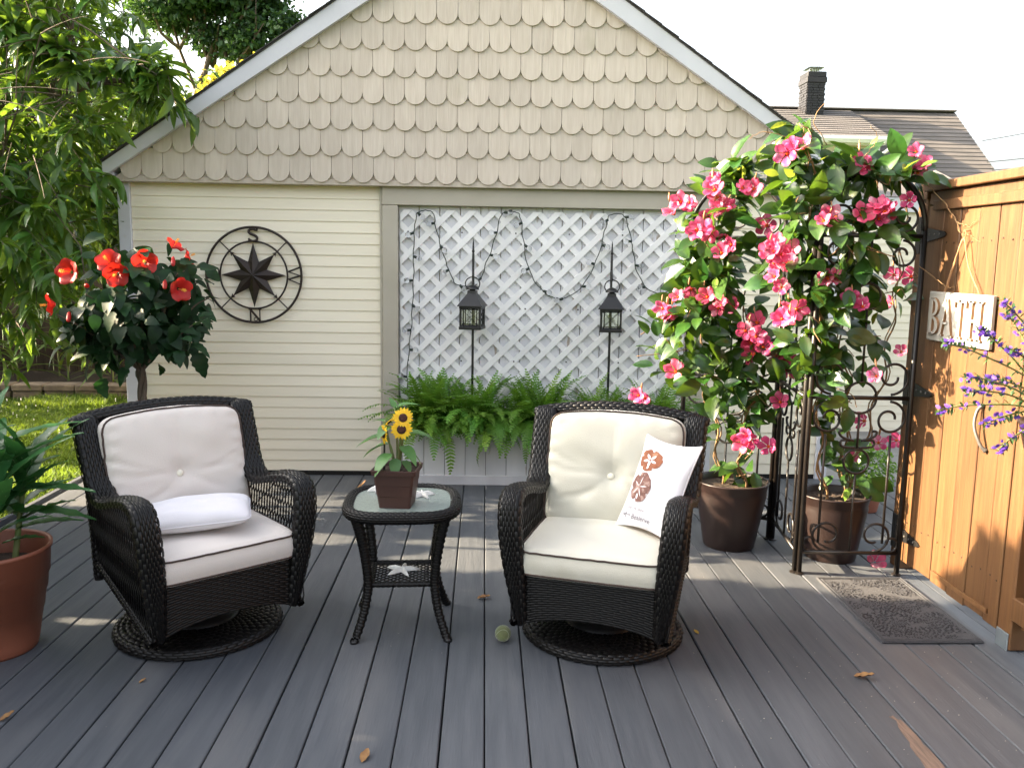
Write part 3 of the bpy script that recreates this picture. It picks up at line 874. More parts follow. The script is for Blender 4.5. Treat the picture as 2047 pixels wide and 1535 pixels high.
# ------------------------------------------------------------------ back garden on the left
BF = thing('board_fence', 'dark weathered board fence behind the garden bed', 'fence', (0, 11.25, -.13))
m = prism(MB(), [(-.047, 0), (.047, 0), (.047, 1.72), (.0, 1.78), (-.047, 1.72)], -.011, .011)
fme = m.mesh('board'); fme.materials.append(MATS['old_fence'])
for k in range(78):
    xx = -10.2 + k * .1035
    if xx > -2.4: break
    obj('board', fme, None, BF, loc=(xx, random.uniform(-.006, .006), random.uniform(-.03, .02)), rot=(0, random.uniform(-.012, .012), 0))
for zz in (.35, 1.4):
    box(MB(), -10.3, -2.4, .012, .06, zz, zz + .09).build('rail', 'old_fence', BF)

RW = thing('retaining_wall', 'low tan block edging between the lawn and garden bed', 'retaining wall', (0, 0, -.13))
bm_ = MB(); cbox(bm_, -.165, .165, -.11, .11, 0, .115, .012)
V = bm_.v[0]; V += np.random.default_rng(3).normal(0, .006, V.shape)
blk = bm_.mesh('block'); blk.materials.append(MATS['block'])
bm2 = MB(); cbox(bm2, -.168, .168, -.13, .12, .117, .19, .010)
cap = bm2.mesh('cap_stone'); cap.materials.append(MATS['block'])
for k in range(15):
    xx = -7.6 + k * .345
    yy = 9.85 + .10 * (k / 8.0) ** 2 * .6
    a = .02 + .006 * k
    obj('block', blk, None, RW, loc=(xx, yy, random.uniform(-.004, .004)), rot=(0, 0, a + random.uniform(-.04, .04)))
    obj('cap_stone', cap, None, RW, loc=(xx + random.uniform(-.02, .02), yy, random.uniform(-.002, .004)), rot=(0, 0, a + random.uniform(-.04, .04)))
bed = box(MB(), -10.2, -2.52, 9.96, 11.24, -.13, .02).build('garden_bed', 'soil')
tag(bed, kind='structure')

# grass
def grass_field(n, xr, yr, h0, h1, seed):
    r = np.random.default_rng(seed)
    x = r.uniform(*xr, n); y = r.uniform(*yr, n)
    h = r.uniform(h0, h1, n) * (.7 + .6 * (np.sin(x * 3.1) * np.sin(y * 2.3 + 1) > .1))
    w = r.uniform(.0035, .0075, n); a = r.uniform(0, 2 * PI, n); b = r.uniform(0, 2 * PI, n); ln_ = r.uniform(.1, .8, n) * h
    base = np.stack([x, y, np.full(n, -.13)], 1)
    s = np.stack([np.cos(a), np.sin(a), 0 * a], 1) * w[:, None]
    l = np.stack([np.cos(b) * ln_, np.sin(b) * ln_, h], 1)
    mid = base + l * np.array([.35, .35, .62])
    V = np.stack([base - s, base + s, mid - s * .75, mid + s * .75, base + l], 1)
    F = np.array([[0, 1, 3], [0, 3, 2], [2, 3, 4]])
    FF = (F[None] + (np.arange(n) * 5)[:, None, None]).reshape(-1, 3)
    return fast_mesh('grass', V.reshape(-1, 3), FF)
g = obj('grass', grass_field(120000, (-7.6, -2.84), (3.6, 9.8), .05, .10, 5), 'grass')
tag(g, 'sunlit green lawn grass beside the deck', 'grass', kind='stuff')
r = np.random.default_rng(8)
cl = MB()
for k in range(90):
    x, y = r.uniform(-6, -2.9), r.uniform(6.3, 9.6)
    if y < 7.4 and r.uniform() < .7: continue
    for j in range(3):
        a = r.uniform(0, 6.28, 3); rr = .0055
        c = np.array([x, y, -.13 + r.uniform(.06, .10)])
        V = [c + rr * np.array([math.cos(t), math.sin(t), .3 * math.sin(3 * t)]) for t in np.linspace(0, 2 * PI, 6)[:-1]] + [c + (0, 0, .012)]
        cl.add(V, [[i, (i + 1) % 5, 5] for i in range(5)])
tag(cl.build('clover_blossoms', 'clover'), 'tiny white clover blossoms scattered in the lawn', 'flowers', kind='stuff')

# tall plants in the bed
sl_V, sl_F = leaf_shape(.55, .055, 7, .35, .45, .75, .7)
strap = [fast_mesh('leaf', *leaf_shape(.55 + .12 * i, .05 + .008 * i, 7, .35, .35 + .2 * i, .75, .7)) for i in range(3)]
for s_ in strap: s_.materials.append(MATS['bg_leaf'])
bedp = [(-6.15, 10.35), (-5.85, 10.75), (-5.55, 10.3), (-5.3, 10.8), (-5.0, 10.4), (-4.75, 10.7), (-4.45, 10.35), (-4.15, 10.6), (-6.5, 10.5), (-3.8, 10.3), (-3.4, 10.5)]
where = ['at the left edge of the garden bed', 'second from the left edge, close to the dark fence', 'near the block edging, left part of the bed', 'close to the dark fence, left of the hibiscus', 'in the middle of the bed beside the block edging',
         'against the dark fence, just left of the red hibiscus', 'behind the red hibiscus flowers by the block edging', 'behind the hibiscus near the fence', 'mostly hidden at the far left of the bed', 'near the garage corner by the block edging', 'hidden behind the garage corner']
for i, (x, y) in enumerate(bedp):
    P = thing('garden_plant', 'tall strap leaved garden plant ' + where[i], 'plant', (x, y, .02), random.uniform(0, 6), 'strap leaved plants in the garden bed')
    H = random.uniform(.45, .85)
    tube(MB(), [(0, 0, -.03), (.01, 0, H * .5), (.0, .02, H)], [.012, .009, .005], 6).build('stem', 'stem_green', P)
    for k in range(15):
        a = k * 2.4; el = random.uniform(.4, 1.2)
        d = (math.cos(a) * math.cos(el), math.sin(a) * math.cos(el), math.sin(el))
        obj('leaf', strap[k % 3], None, P, mtx=mtx((0, 0, H * (k / 15.0)), basis(d), random.uniform(.55, .95)))

# ------------------------------------------------------------------ trees
def crown_leaves(name, blobs, n, lsize, matn, parent, seed, shell=.55, shape=(.62, 5, .2, .25), clump=0, carve=None):
    r = np.random.default_rng(seed)
    w = np.array([b[3] * b[4] * b[5] for b in blobs]); w = w / w.sum()
    pick = r.choice(len(blobs), n, p=w)
    B = np.array(blobs)[pick]
    u = r.normal(size=(n, 3)); u /= np.linalg.norm(u, axis=1)[:, None]
    rad = (shell + (1 - shell) * r.uniform(size=n)) ** .6 if shell else r.uniform(size=n) ** (1 / 3)
    if clump:
        cc_ = r.normal(size=(clump, 3)); cc_ /= np.linalg.norm(cc_, axis=1)[:, None]
        k = r.integers(0, clump, n)
        u = cc_[k] * r.uniform(.45, 1.0, clump)[k][:, None] + r.normal(0, .16, (n, 3))
        rad = np.ones(n)
    P = B[:, :3] + u * rad[:, None] * B[:, 3:6]
    if carve is not None:
        keep = carve(P); P = P[keep]; u = u[keep]; n = len(P)
    d = r.normal(size=(n, 3)); d[:, 2] -= .35; d /= np.linalg.norm(d, axis=1)[:, None]
    up = r.normal(size=(n, 3)) + np.array([0, 0, 1.2])
    z = up - d * np.sum(up * d, 1)[:, None]; z /= np.linalg.norm(z, axis=1)[:, None]
    y = np.cross(z, d)
    s = lsize * r.uniform(.65, 1.3, n)
    M = np.stack([d, y, z], 2) * s[:, None, None]
    V, F = leaf_shape(1, shape[0], int(shape[1]), shape[2], shape[3])
    return scatter_mesh(name, V, F, M, P, matn, parent)

def limb(mb, a, b, r0, r1, bend=.08, n=7, seed=0):
    r = np.random.default_rng(seed)
    t = np.linspace(0, 1, n)[:, None]
    P = np.array(a) * (1 - t) + np.array(b) * t
    L = np.linalg.norm(np.array(b) - np.array(a))
    P += np.sin(PI * t) * r.normal(0, bend * L, 3) + r.normal(0, .012 * L, (n, 3)) * (t > 0) * (t < 1)
    tube(mb, P, np.linspace(r0, r1, n), 7)
    return P

def simple_tree(name, label, loc, trunk_h, r0, blobs, n, lsize, matn, seed, group=None, clump=0, shape=(.62, 4, .2, .25)):
    T = thing(name, label, 'tree', loc, 0, group)
    m = MB(); rr = random.Random(seed)
    limb(m, (0, 0, -.1), (0, 0, trunk_h), r0, r0 * .7, .03, seed=seed)
    for i, b in enumerate(blobs):
        limb(m, (0, 0, trunk_h * (.7 + .3 * (i % 3) / 3)), (b[0] * .95, b[1] * .95, b[2]), r0 * .45, r0 * .1, .1, seed=seed + i)
        for k in range(3):
            q = np.array(b[:3]) + np.array([rr.uniform(-1, 1) * b[3], rr.uniform(-1, 1) * b[4], rr.uniform(-.3, 1) * b[5]]) * .8
            limb(m, (b[0] * .6, b[1] * .6, trunk_h + (b[2] - trunk_h) * .6), q, r0 * .2, r0 * .04, .12, seed=seed + 31 * i + k)
    m.build('trunk', 'bark', T, True)
    c = crown_leaves('crown', blobs, n, lsize, matn, T, seed, clump=clump, shape=shape)
    tag(c, kind='stuff')
    return T
# big dark tree above the garage roof
simple_tree('shade_tree', 'tall dark green tree rising beyond the garage roof', (-8.6, 27.0, -.13), 6.0, .30,
            [(-.9, 0, 8.9, 1.3, 1.3, .75), (.6, .4, 8.1, 1.1, 1.0, .55), (1.9, 0, 8.2, 1.2, 1.0, 1.15), (.4, 0, 9.4, 1.6, 1.3, .7), (-1.3, -.3, 7.2, .55, .5, .35), (.9, -.3, 6.9, .55, .5, .3), (2.7, .3, 7.7, .7, .7, .8), (1.6, 0, 9.6, 1.4, 1.1, .6)],
            16000, .17, 'far_leaf', 21, clump=60)
simple_tree('golden_tree', 'small yellow green tree peeking over the garage roof edge', (-5.6, 20.5, -.13), 4.2, .12,
            [(-.1, 0, 5.55, .75, .6, .35), (.55, 0, 5.85, .55, .5, .30), (-.75, 0, 5.0, .6, .5, .4), (.3, 0, 5.0, .9, .6, .5)], 2600, .13, 'gold_leaf', 25, clump=40)
simple_tree('hedge_tree', 'sunlit bushy tree at the far left behind the board fence', (-8.6, 14.0, -.13), 1.6, .14,
            [(-1.0, 0, 2.6, 1.6, 1.0, 1.5), (1.0, 0, 2.2, 1.5, 1.0, 1.4), (0, 0, 4.0, 1.6, 1.0, 1.2)], 16000, .12, 'bg_leaf', 31, 'bushy trees beyond the board fence', clump=120)
simple_tree('hedge_tree', 'bushy tree behind the board fence, next to the garage corner', (-5.4, 13.4, -.13), 1.6, .13,
            [(-.9, 0, 2.2, 1.4, .9, 1.3), (.9, 0, 2.0, 1.3, .9, 1.2), (0, 0, 3.4, 1.5, .9, 1.0)], 15000, .11, 'bg_leaf', 33, 'bushy trees beyond the board fence', clump=120)

# spots chosen to be sunlit; foliage is thinned to let the sun through
LIT = []       # chosen sun spots, leaves on the rays to them are removed: (x, y, z, radius)
def lit(x, y, z, r): LIT.append((x, y, z, r + .06))
for x in np.arange(-.30, .16, .09): lit(x, 4.28 + .05 * math.sin(x * 9), 0, .085)
for x in np.arange(-.12, .12, .08): lit(x, 4.55, 0, .07)
for x in np.arange(-1.35, -.85, .1): lit(x, 4.62, 0, .07)
for x in np.arange(-.95, -.45, .1): lit(x, 5.35, 0, .05)
for x in np.arange(-.2, .2, .09): lit(x, 5.40, 0, .035)
for x in np.arange(1.02, 2.1, .09):
    lit(x, 4.33, 0, .085); lit(x + .05, 4.12, 0, .06)
for x in np.arange(1.5, 2.1, .09): lit(x, 3.98, 0, .05)
for x in np.arange(1.9, 2.1, .08): lit(x, 3.80, 0, .05)
lit(-1.60, 3.52, 0, .03)
lit(.43, 3.70, .80, .01); lit(.49, 3.69, .80, .015); lit(.55, 3.68, .77, .01); lit(.61, 3.68, .72, 0)
for xx in (-2.75, -2.6, -2.45):
    for yy in (5.3, 5.45, 5.6): lit(xx, yy, 0, .06)
for yy in np.arange(3.30, 4.75, .07):
    z0 = .22 if yy > 3.8 else (.32 if yy > 3.6 else .60)
    for zz in np.arange(z0, 2.6, .08): lit(2.1, yy, zz, .075)
    if yy > 4.0:
        for xx in (1.0, 1.35, 1.7):
            for zz in np.arange(.55, 2.3, .10): lit(xx, yy, zz, .09)
LITA = np.array(LIT)
def carve(P):
    keep = np.ones(len(P), bool)
    for i in range(0, len(P), 4000):
        Q = P[i:i + 4000] + CARVE_O
        d = Q[:, None, :] - LITA[None, :, :3]
        t = d @ SUN_DIR
        dist = np.linalg.norm(d - t[..., None] * SUN_DIR, axis=2)
        keep[i:i + 4000] = ~((dist < LITA[:, 3]) & (t > 0)).any(1)
    return keep
# ------------------------------------------------------------------ peach tree at the left
PT = thing('peach_tree', 'leafy peach tree with long drooping leaves left of the garage', 'tree', (-5.05, 6.9, -.13))
o0 = np.array([-5.05, 6.9, -.13])
rp = np.random.default_rng(42)
m = MB()
limb(m, (0, 0, -.05), (.05, 0, 1.05), .10, .08, .02, seed=1)
mains = []
for i, (tx, ty, tz) in enumerate([(-3.0, 5.6, 2.2), (-3.4, 6.6, 1.6), (-3.0, 6.6, 3.1), (-3.7, 6.2, 3.9), (-4.4, 7.0, 4.1), (-4.6, 6.0, 3.0), (-3.6, 7.6, 2.8), (-4.2, 5.9, 1.75), (-5.6, 6.2, 3.4), (-2.0, 5.42, 2.60)]):
    mains.append(limb(m, (.04, 0, .85 + .05 * (i % 4)), np.array([tx, ty, tz]) - o0, .055, .012, .07, n=10, seed=50 + i) + o0)
mains = np.concatenate(mains)
lm, ll = [], []
nb = 0
twigs = MB()
while nb < 985:
    if nb >= 950:
        t_ = (nb - 950) / 35.0
        forced = np.array([-3.0 + 1.12 * t_, 5.5 - .06 * t_, 2.80 - .18 * t_]) + rp.normal(0, .07, 3)
    else: forced = None
    y = rp.uniform(5.15, 8.2); z = rp.uniform(1.0, 4.3)
    hi_ = -.452 if z < 2.5 else (-.34 if z < 2.85 else -.365 - .03 * (z - 2.9))
    ratio = rp.uniform(-.70, hi_)
    x = ratio * y
    if forced is None:
        if y > 5.75 and x > -2.70: continue
        if x > -2.35 and not (2.2 < z < 2.75): continue
        if z < 1.35 and rp.uniform() < .55: continue
    p = np.array([x, y, z]) if forced is None else forced
    dist_ = np.linalg.norm(mains - p, axis=1)
    q0 = mains[rp.choice(np.argsort(dist_)[:7])]
    if forced is None and np.linalg.norm(q0 - p) > 1.25: continue
    nb += 1
    d = p - q0; d[2] *= .4
    d = d / (np.linalg.norm(d) + 1e-6) + rp.normal(0, .45, 3); d /= np.linalg.norm(d)
    L = rp.uniform(.28, .5) * (1 if forced is None else .6)
    t = np.linspace(0, 1, 7)[:, None]
    path = p + d * L * (t - .3) + np.array([0, 0, -.22]) * (t ** 2) * L * .9
    tube(twigs, (path - o0), np.linspace(.004, .0015, 7), 4, caps=False)
    if rp.uniform() < .22:
        tube(twigs, np.array([q0 - o0, (q0 + p) / 2 - o0 + np.array([0, 0, .05]), path[0] - o0]), [.007, .005, .004], 4, caps=False)
    for k in range(rp.integers(12, 19)):
        tt = rp.uniform(.05, 1.0); i0 = min(5, int(tt * 6)); pp_ = path[i0] + (path[i0 + 1] - path[i0]) * (tt * 6 - i0)
        tang = path[i0 + 1] - path[i0]; tang /= np.linalg.norm(tang)
        side = np.cross(tang, [0, 0, 1]); side /= np.linalg.norm(side) + 1e-6
        dd = tang * rp.uniform(.1, .9) + side * rp.choice([-1, 1]) * rp.uniform(.3, 1.2) + rp.normal(0, .3, 3) + np.array([0, 0, rp.uniform(-.65, .35)])
        lm.append(basis(dd, (rp.normal(0, .4), rp.normal(0, .4), 1)) * rp.uniform(.125, .185)); ll.append(pp_ - o0)
m.build('trunk', 'bark', PT, True)
twigs.build('twigs', 'bark', PT)
lm = np.array(lm); ll = np.array(ll)
CARVE_O = o0
_k = carve(ll); lm = lm[_k]; ll = ll[_k]  # leaves that would block the chosen sun spots are dropped
Vp, Fp = leaf_shape(1, .29, 6, .40, .50, .85, .8)
near = np.argsort(np.linalg.norm(ll + o0 - np.array([0, 0, 1.55]), axis=1))
vis = [i for i in near if (ll[i] + o0)[0] / (ll[i] + o0)[1] > -.57 and (ll[i] + o0)[2] < 3.6][:300]
ms_ = fast_mesh('leaf', Vp, Fp); ms_.materials.append(MATS['peach_leaf_single'])
for i in vis:
    obj('leaf', ms_, None, PT, mtx=mtx(ll[i], lm[i]))
rest = np.setdiff1d(np.arange(len(lm)), vis)
tag(scatter_mesh('foliage', Vp, Fp, lm[rest], ll[rest], 'peach_leaf', PT), kind='stuff')
pm = MB(); lathe(pm, [(0, -.031), (.012, -.030), (.026, -.018), (.032, 0), (.029, .016), (.018, .027), (.006, .029), (0, .026)], 14)
pme = pm.mesh('peach', True); pme.materials.append(MATS['peach'])
for p in ((-2.56, 5.60, 2.60),):
    obj('peach', pme, None, PT, loc=tuple(np.array(p) - o0), scale=1.0)

# ------------------------------------------------------------------ tall shrubs added left of the deck, out of view, to shade it
for i, (x, y, hgt, wy) in enumerate(((-4.25, .9, 3.3, 1.0), (-4.3, 2.4, 3.5, 1.0), (-4.25, 3.7, 3.5, .95), (-4.35, 4.75, 3.5, .75))):
    S = thing('added_shade_shrub', ('added unseen green shrub shading the deck, nearest the house', 'added unseen green shrub shading the deck, second from the house', 'added unseen green shrub shading the deck, third from the house', 'added unseen green shrub shading the deck, nearest the peach tree')[i], 'shrub', (x, y, -.13), 0, 'added unseen shrubs shading the deck')
    CARVE_O = np.array([x, y, -.13])
    m = MB()
    for k in range(3): limb(m, (random.uniform(-.08, .08), random.uniform(-.08, .08), 0), (random.uniform(-.25, .25), random.uniform(-.6, .6), hgt * .8), .028, .008, .04, seed=90 + k + 10 * i)
    m.build('trunk', 'bark', S)
    c = crown_leaves('crown', [(0, 0, hgt * .28, .50, wy, hgt * .27), (0, 0, hgt * .62, .48, wy, hgt * .36), (0, .2, hgt * .8, .42, wy * .8, hgt * .2), (0, -.2, hgt * .8, .42, wy * .8, hgt * .2)], 24000, .085, 'shade_leaf', S, 70 + i, shell=0, shape=(.6, 2, .1, .1), carve=carve)
    tag(c, kind='stuff')

# taller unseen shrubs added farther back to keep the back lawn and bed in shade
for i, (x, y) in enumerate(((-7.9, 7.75), (-8.0, 9.1), (-7.9, 10.5), (-8.3, 11.9))):
    S = thing('added_shade_shrub', ('added unseen shrub shading the back lawn, nearest the deck', 'added unseen shrub shading the back lawn, second from the deck', 'added unseen shrub shading the garden bed, before the board fence', 'added unseen shrub shading the left end of the board fence')[i], 'shrub', (x, y, -.13), 0, 'added unseen shrubs shading the back lawn')
    m = MB()
    for k in range(3): limb(m, (random.uniform(-.08, .08), random.uniform(-.08, .08), 0), (random.uniform(-.25, .25), random.uniform(-.6, .6), 3.2), .035, .008, .04, seed=290 + k + 10 * i)
    m.build('trunk', 'bark', S)
    CARVE_O = np.array([x, y, -.13])
    c = crown_leaves('crown', [(0, 0, 1.1, .5, .75, 1.1), (0, 0, 2.6, .5, .75, 1.4), (0, .1, 3.3, .4, .6, .8)], (2600, 3200, 9000, 12000)[i], .12, 'shade_leaf', S, 170 + i, shell=0, shape=(.6, 2, .1, .1), carve=carve)
    tag(c, kind='stuff')
# ------------------------------------------------------------------ wicker
def weave(mb, S, nu, nv, h=.0045, over=1.12, wid=.86, stagger=True, flip=1, wrapv=False):
    """staggered strand segments over the surface S(u, v); segments run along u. S takes arrays in [0,1] and returns (...,3)"""
    ii, jj = np.meshgrid(np.arange(nu), np.arange(nv), indexing='ij')
    ii = ii.ravel(); jj = jj.ravel()
    uc = (ii + .5 + (.5 * (jj % 2) if stagger else 0)) / nu; vc = (jj + .5) / nv
    keep = uc < 1 - .2 / nu; uc = uc[keep]; vc = vc[keep]
    du, dv = over / nu / 2, wid / nv / 2
    au = np.array([-1, -.62, 0, .62, 1]); hu = np.array([-.7, .55, 1, .55, -.7])
    av = np.array([-1, 0, 1]); hv = np.array([-.55, 1, -.55])
    U = uc[:, None, None] + du * au[None, :, None] + 0 * av[None, None, :]
    Vv = vc[:, None, None] + dv * av[None, None, :] * (1 - .18 * np.abs(au)[None, :, None])
    Hh = h * (hu[:, None] * .6 + hv[None, :] * .4 + np.where(hu[:, None] > 0, 0, -.3))
    U = np.clip(U, 0, 1); Vv = np.clip(Vv, 0, 1)
    e = 1e-3
    P = S(U, Vv)
    Tu = S(np.clip(U + e, 0, 1), Vv) - S(np.clip(U - e, 0, 1), Vv); Tv = S(U, np.clip(Vv + e, 0, 1)) - S(U, np.clip(Vv - e, 0, 1))
    Nn = np.cross(Tu, Tv) * flip; Nn /= np.linalg.norm(Nn, axis=-1)[..., None] + 1e-12
    P = P + Nn * Hh[None, :, :, None]
    k = len(uc)
    f = grid_faces(5, 3)
    if flip < 0: f = f[:, ::-1]
    F = (f[None] + (np.arange(k) * 15)[:, None, None]).reshape(-1, 4)
    mb.add(P.reshape(-1, 3), F)
    return mb
def skin(mb, S, nu, nv, off=-.003, flip=1):
    u, v = np.meshgrid(np.linspace(0, 1, nu), np.linspace(0, 1, nv), indexing='ij')
    e = 1e-3
    P = S(u, v)
    Tu = S(np.clip(u + e, 0, 1), v) - S(np.clip(u - e, 0, 1), v); Tv = S(u, np.clip(v + e, 0, 1)) - S(u, np.clip(v - e, 0, 1))
    Nn = np.cross(Tu, Tv) * flip; Nn /= np.linalg.norm(Nn, axis=-1)[..., None] + 1e-12
    f = grid_faces(nu, nv)
    mb.add((P + Nn * off).reshape(-1, 3), f[:, ::-1] if flip < 0 else f)
    return mb
def curve_sampler(pts, n=8):
    P = smooth_path(pts, n)
    L = np.concatenate([[0], np.cumsum(np.linalg.norm(np.diff(P, axis=0), axis=1))]); L /= L[-1]
    def f(t):
        t = np.asarray(t)
        return np.stack([np.interp(t, L, P[:, k]) for k in range(3)], -1)
    return f
def tube_surface(center, r, closed=False):
    """returns S(u, v): u along the centre curve, v around"""
    def S(u, v):
        e = 2e-3
        c = center(u)
        if closed: T = center((u + e) % 1.0) - center((u - e) % 1.0)
        else: T = center(np.clip(u + e, 0, 1)) - center(np.clip(u - e, 0, 1))
        T = T / (np.linalg.norm(T, axis=-1)[..., None] + 1e-12)
        ref = np.where(np.abs(T[..., 2:3]) > .85, np.array([1.0, 0, 0]), np.array([0, 0, 1.0]))
        Nn = ref - T * np.sum(ref * T, -1)[..., None]; Nn /= np.linalg.norm(Nn, axis=-1)[..., None]
        Bn = np.cross(T, Nn)
        rr = r(u)[..., None] if callable(r) else r
        a = v * 2 * PI
        return c + rr * (np.cos(a)[..., None] * Nn + np.sin(a)[..., None] * Bn)
    return S

def make_chair(label, loc, rz):
    C = thing('wicker_chair', label, 'armchair', loc, rz, 'swivel wicker armchairs')
    # swivel base
    def Sbase(u, v):
        a = u * 2 * PI
        r = np.interp(v, [0, .15, .3, .6, 1], [.331, .336, .325, .25, .16]); z = np.interp(v, [0, .15, .3, .6, 1], [.004, .022, .040, .050, .056])
        return np.stack([r * np.cos(a), r * np.sin(a), z], -1)
    m = MB(); weave(m, Sbase, 50, 11, .0055, flip=1)
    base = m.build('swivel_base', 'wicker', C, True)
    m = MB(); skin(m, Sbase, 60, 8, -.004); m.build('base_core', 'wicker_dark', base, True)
    m = MB(); lathe(m, [(.16, .05), (.15, .07), (.06, .075), (.055, .17), (.10, .18), (.10, .20)], 24)
    m.build('pedestal', 'black_metal', C, True)
    m = MB(); cbox(m, -.22, .22, -.035, .035, .165, .20, .004); cbox(m, -.03, .03, -.24, .24, .166, .199, .004); m.build('swivel_bracket', 'black_metal', C)
    # seat box
    box(MB(), -.285, .285, -.305, .27, .20, .322).build('seat_deck', 'wicker_dark', C)
    def Sap(u, v):
        x = -.283 + .566 * u
        zb = .128 + .035 * np.sin(PI * np.clip((u - .08) / .84, 0, 1)) ** .6
        return np.stack([x, np.full_like(x, -.322) + .012 * (1 - v), zb + (.332 - zb) * v], -1)
    m = MB(); weave(m, Sap, 12, 19, .0042, wid=.95, over=1.25, flip=1)
    ap = m.build('front_apron', 'wicker', C, True)
    skin(MB(), Sap, 12, 4).build('apron_core', 'wicker_dark', ap)
    def Sbk(u, v):
        x = .283 - .566 * u
        return np.stack([x, np.full_like(x, .30), .19 + .20 * v], -1)
    m = MB(); weave(m, Sbk, 12, 17, .0050, flip=1); skin(m, Sbk, 4, 4); m.build('rear_apron', 'wicker', C, True)
    for s in (-1, 1):
        prof = [(-.318, .118, .270, .023), (-.340, .25, .284, .030), (-.362, .42, .302, .038), (-.366, .545, .313, .043), (-.335, .632, .318, .045), (-.255, .660, .320, .045), (-.13, .640, .320, .044), (-.01, .607, .320, .043), (.085, .600, .320, .044), (.150, .645, .322, .046), (.195, .73, .325, .048), (.232, .81, .328, .050), (.262, .872, .331, .051), (.292, .892, .337, .050), (.318, .872, .341, .048)]
        cen = curve_sampler([(s * p[2], p[0], p[1]) for p in prof], 6)
        pw = smooth_path([(p[3], 0, 0) for p in prof], 6)[:, 0]
        def Sarm(u, v, s=s, cen=cen, pw=pw):
            c = cen(u); e = 4e-3
            T = cen(np.clip(u + e, 0, 1)) - cen(np.clip(u - e, 0, 1)); T /= np.linalg.norm(T, axis=-1)[..., None]
            X = np.zeros_like(c); X[..., 0] = s
            X = X - T * np.sum(X * T, -1)[..., None]; X /= np.linalg.norm(X, axis=-1)[..., None]
            Nn = np.cross(X, T) * s          # outward (front / up)
            w = np.interp(u, np.linspace(0, 1, len(pw)), pw)
            q = (v * 2 - 1)
            aq = np.abs(q)
            flat = np.clip(aq / .60, 0, 1) * (w - .018)
            th = np.clip((aq - .60) / .40, 0, 1)
            ang = np.clip(th / .55, 0, 1) * PI / 2
            across = np.sign(q) * (flat + .018 * np.sin(ang))
            down = -.006 * (aq / .6).clip(0, 1) ** 2 - .018 * (1 - np.cos(ang)) - np.clip((th - .55) / .45, 0, 1) * .016
            return c + X * across[..., None] + Nn * (down[..., None] + .008)
        # orientation of the surface decides the sign of the bumps
        p0 = Sarm(np.array([.5]), np.array([.5])); t1 = Sarm(np.array([.503]), np.array([.5])) - p0; t2 = Sarm(np.array([.5]), np.array([.503])) - p0
        fl = 1 if np.cross(t1, t2)[0][2] > 0 else -1
        m = MB(); weave(m, Sarm, 34, 12, .0050, wid=.97, over=1.25, flip=fl)
        arm = m.build('arm', 'wicker', C, True)
        m = MB(); skin(m, Sarm, 90, 15, -.0045, fl); skin(m, Sarm, 90, 15, .012, -fl); m.build('arm_core', 'wicker_dark', arm, True)
        # open side panel of crossing strands
        def arm_under(y):
            ys = np.array([p[0] for p in prof[3:13]]); zs = np.array([p[1] for p in prof[3:13]])
            return np.interp(y, ys, zs) - .012
        m = MB()
        n = 24
        for k in range(n):
            y0 = -.325 + .585 * k / (n - 1)
            zb = .132 + (.275 - .132) * max(0, (y0 + .325) / .585)
            zt = arm_under(y0)
            zz = np.linspace(zb, zt, 18)
            for ph in (0, 1):
                yy = y0 + (.010 if ph else -.010) * np.cos(PI * (zz - .1) / .062) + .005 * (y0 > .1) * (zz - .3)
                xx = np.interp(zz, [.12, .35, .62, .9], [.300, .318, .345, .352])
                tube(m, np.stack([s * (xx + (.003 if ph else -.003)), yy, zz], -1), .0030, 4, caps=False)
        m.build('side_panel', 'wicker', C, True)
        m = MB()
        cr = curve_sampler([(s * .300, -.325, .125), (s * .304, -.10, .185), (s * .308, .12, .24), (s * .310, .27, .275)], 5)
        Sr = tube_surface(cr, .016); weave(m, Sr, 26, 8, .004, flip=-1); skin(m, Sr, 20, 8, -.002, -1)
        m.build('side_rail', 'wicker', C, True)
        cr2 = curve_sampler([(s * .310, .27, .20), (s * .315, .285, .45), (s * .325, .305, .7), (s * .338, .325, .86)], 5)
        m = MB(); Sr = tube_surface(cr2, .018); weave(m, Sr, 28, 8, .004, flip=-1); skin(m, Sr, 20, 8, -.002, -1)
        m.build('back_post', 'wicker', C, True)
    # open back
    m = MB()
    for d in (-1, 1):
        for k in range(-10, 22):
            t = np.linspace(0, 1, 14)
            x = -.33 + k * .048 + d * .42 * t * 1.0 + (0 if d > 0 else .0)
            z = .26 + .62 * t
            ok = (np.abs(x) < .325)
            if ok.sum() < 2: continue
            x, zz = x[ok], z[ok]
            y = np.interp(zz, [.2, .45, .7, .9], [.275, .285, .305, .325]) + .003 * d
            tube(m, np.stack([x, y, zz], -1), .0033, 4, caps=False)
    m.build('back_panel', 'wicker', C, True)
    ct = curve_sampler([(-.355, .318, .866), (-.28, .318, .880), (-.15, .318, .897), (0, .318, .903), (.15, .318, .897), (.28, .318, .880), (.355, .318, .866)], 5)
    m = MB(); Sr = tube_surface(ct, .026); weave(m, Sr, 22, 10, .006, flip=-1, over=1.3); skin(m, Sr, 24, 12, -.003, -1)
    m.build('top_rail', 'wicker', C, True)
    return C
LCX, LCY, LRZ = -1.185, 3.475, math.radians(40)
RCX, RCY, RRZ = .512, 3.44, math.radians(-18)
chair_l = make_chair('dark wicker swivel armchair nearest the lawn, angled towards the side table', (LCX, LCY, 0), LRZ)
chair_r = copy_tree(chair_l)
chair_r.location = (RCX, RCY, 0); chair_r.rotation_euler = (0, 0, RRZ)
chair_r['label'] = 'dark wicker swivel armchair in front of the ferns, holding the sand dollar pillow'

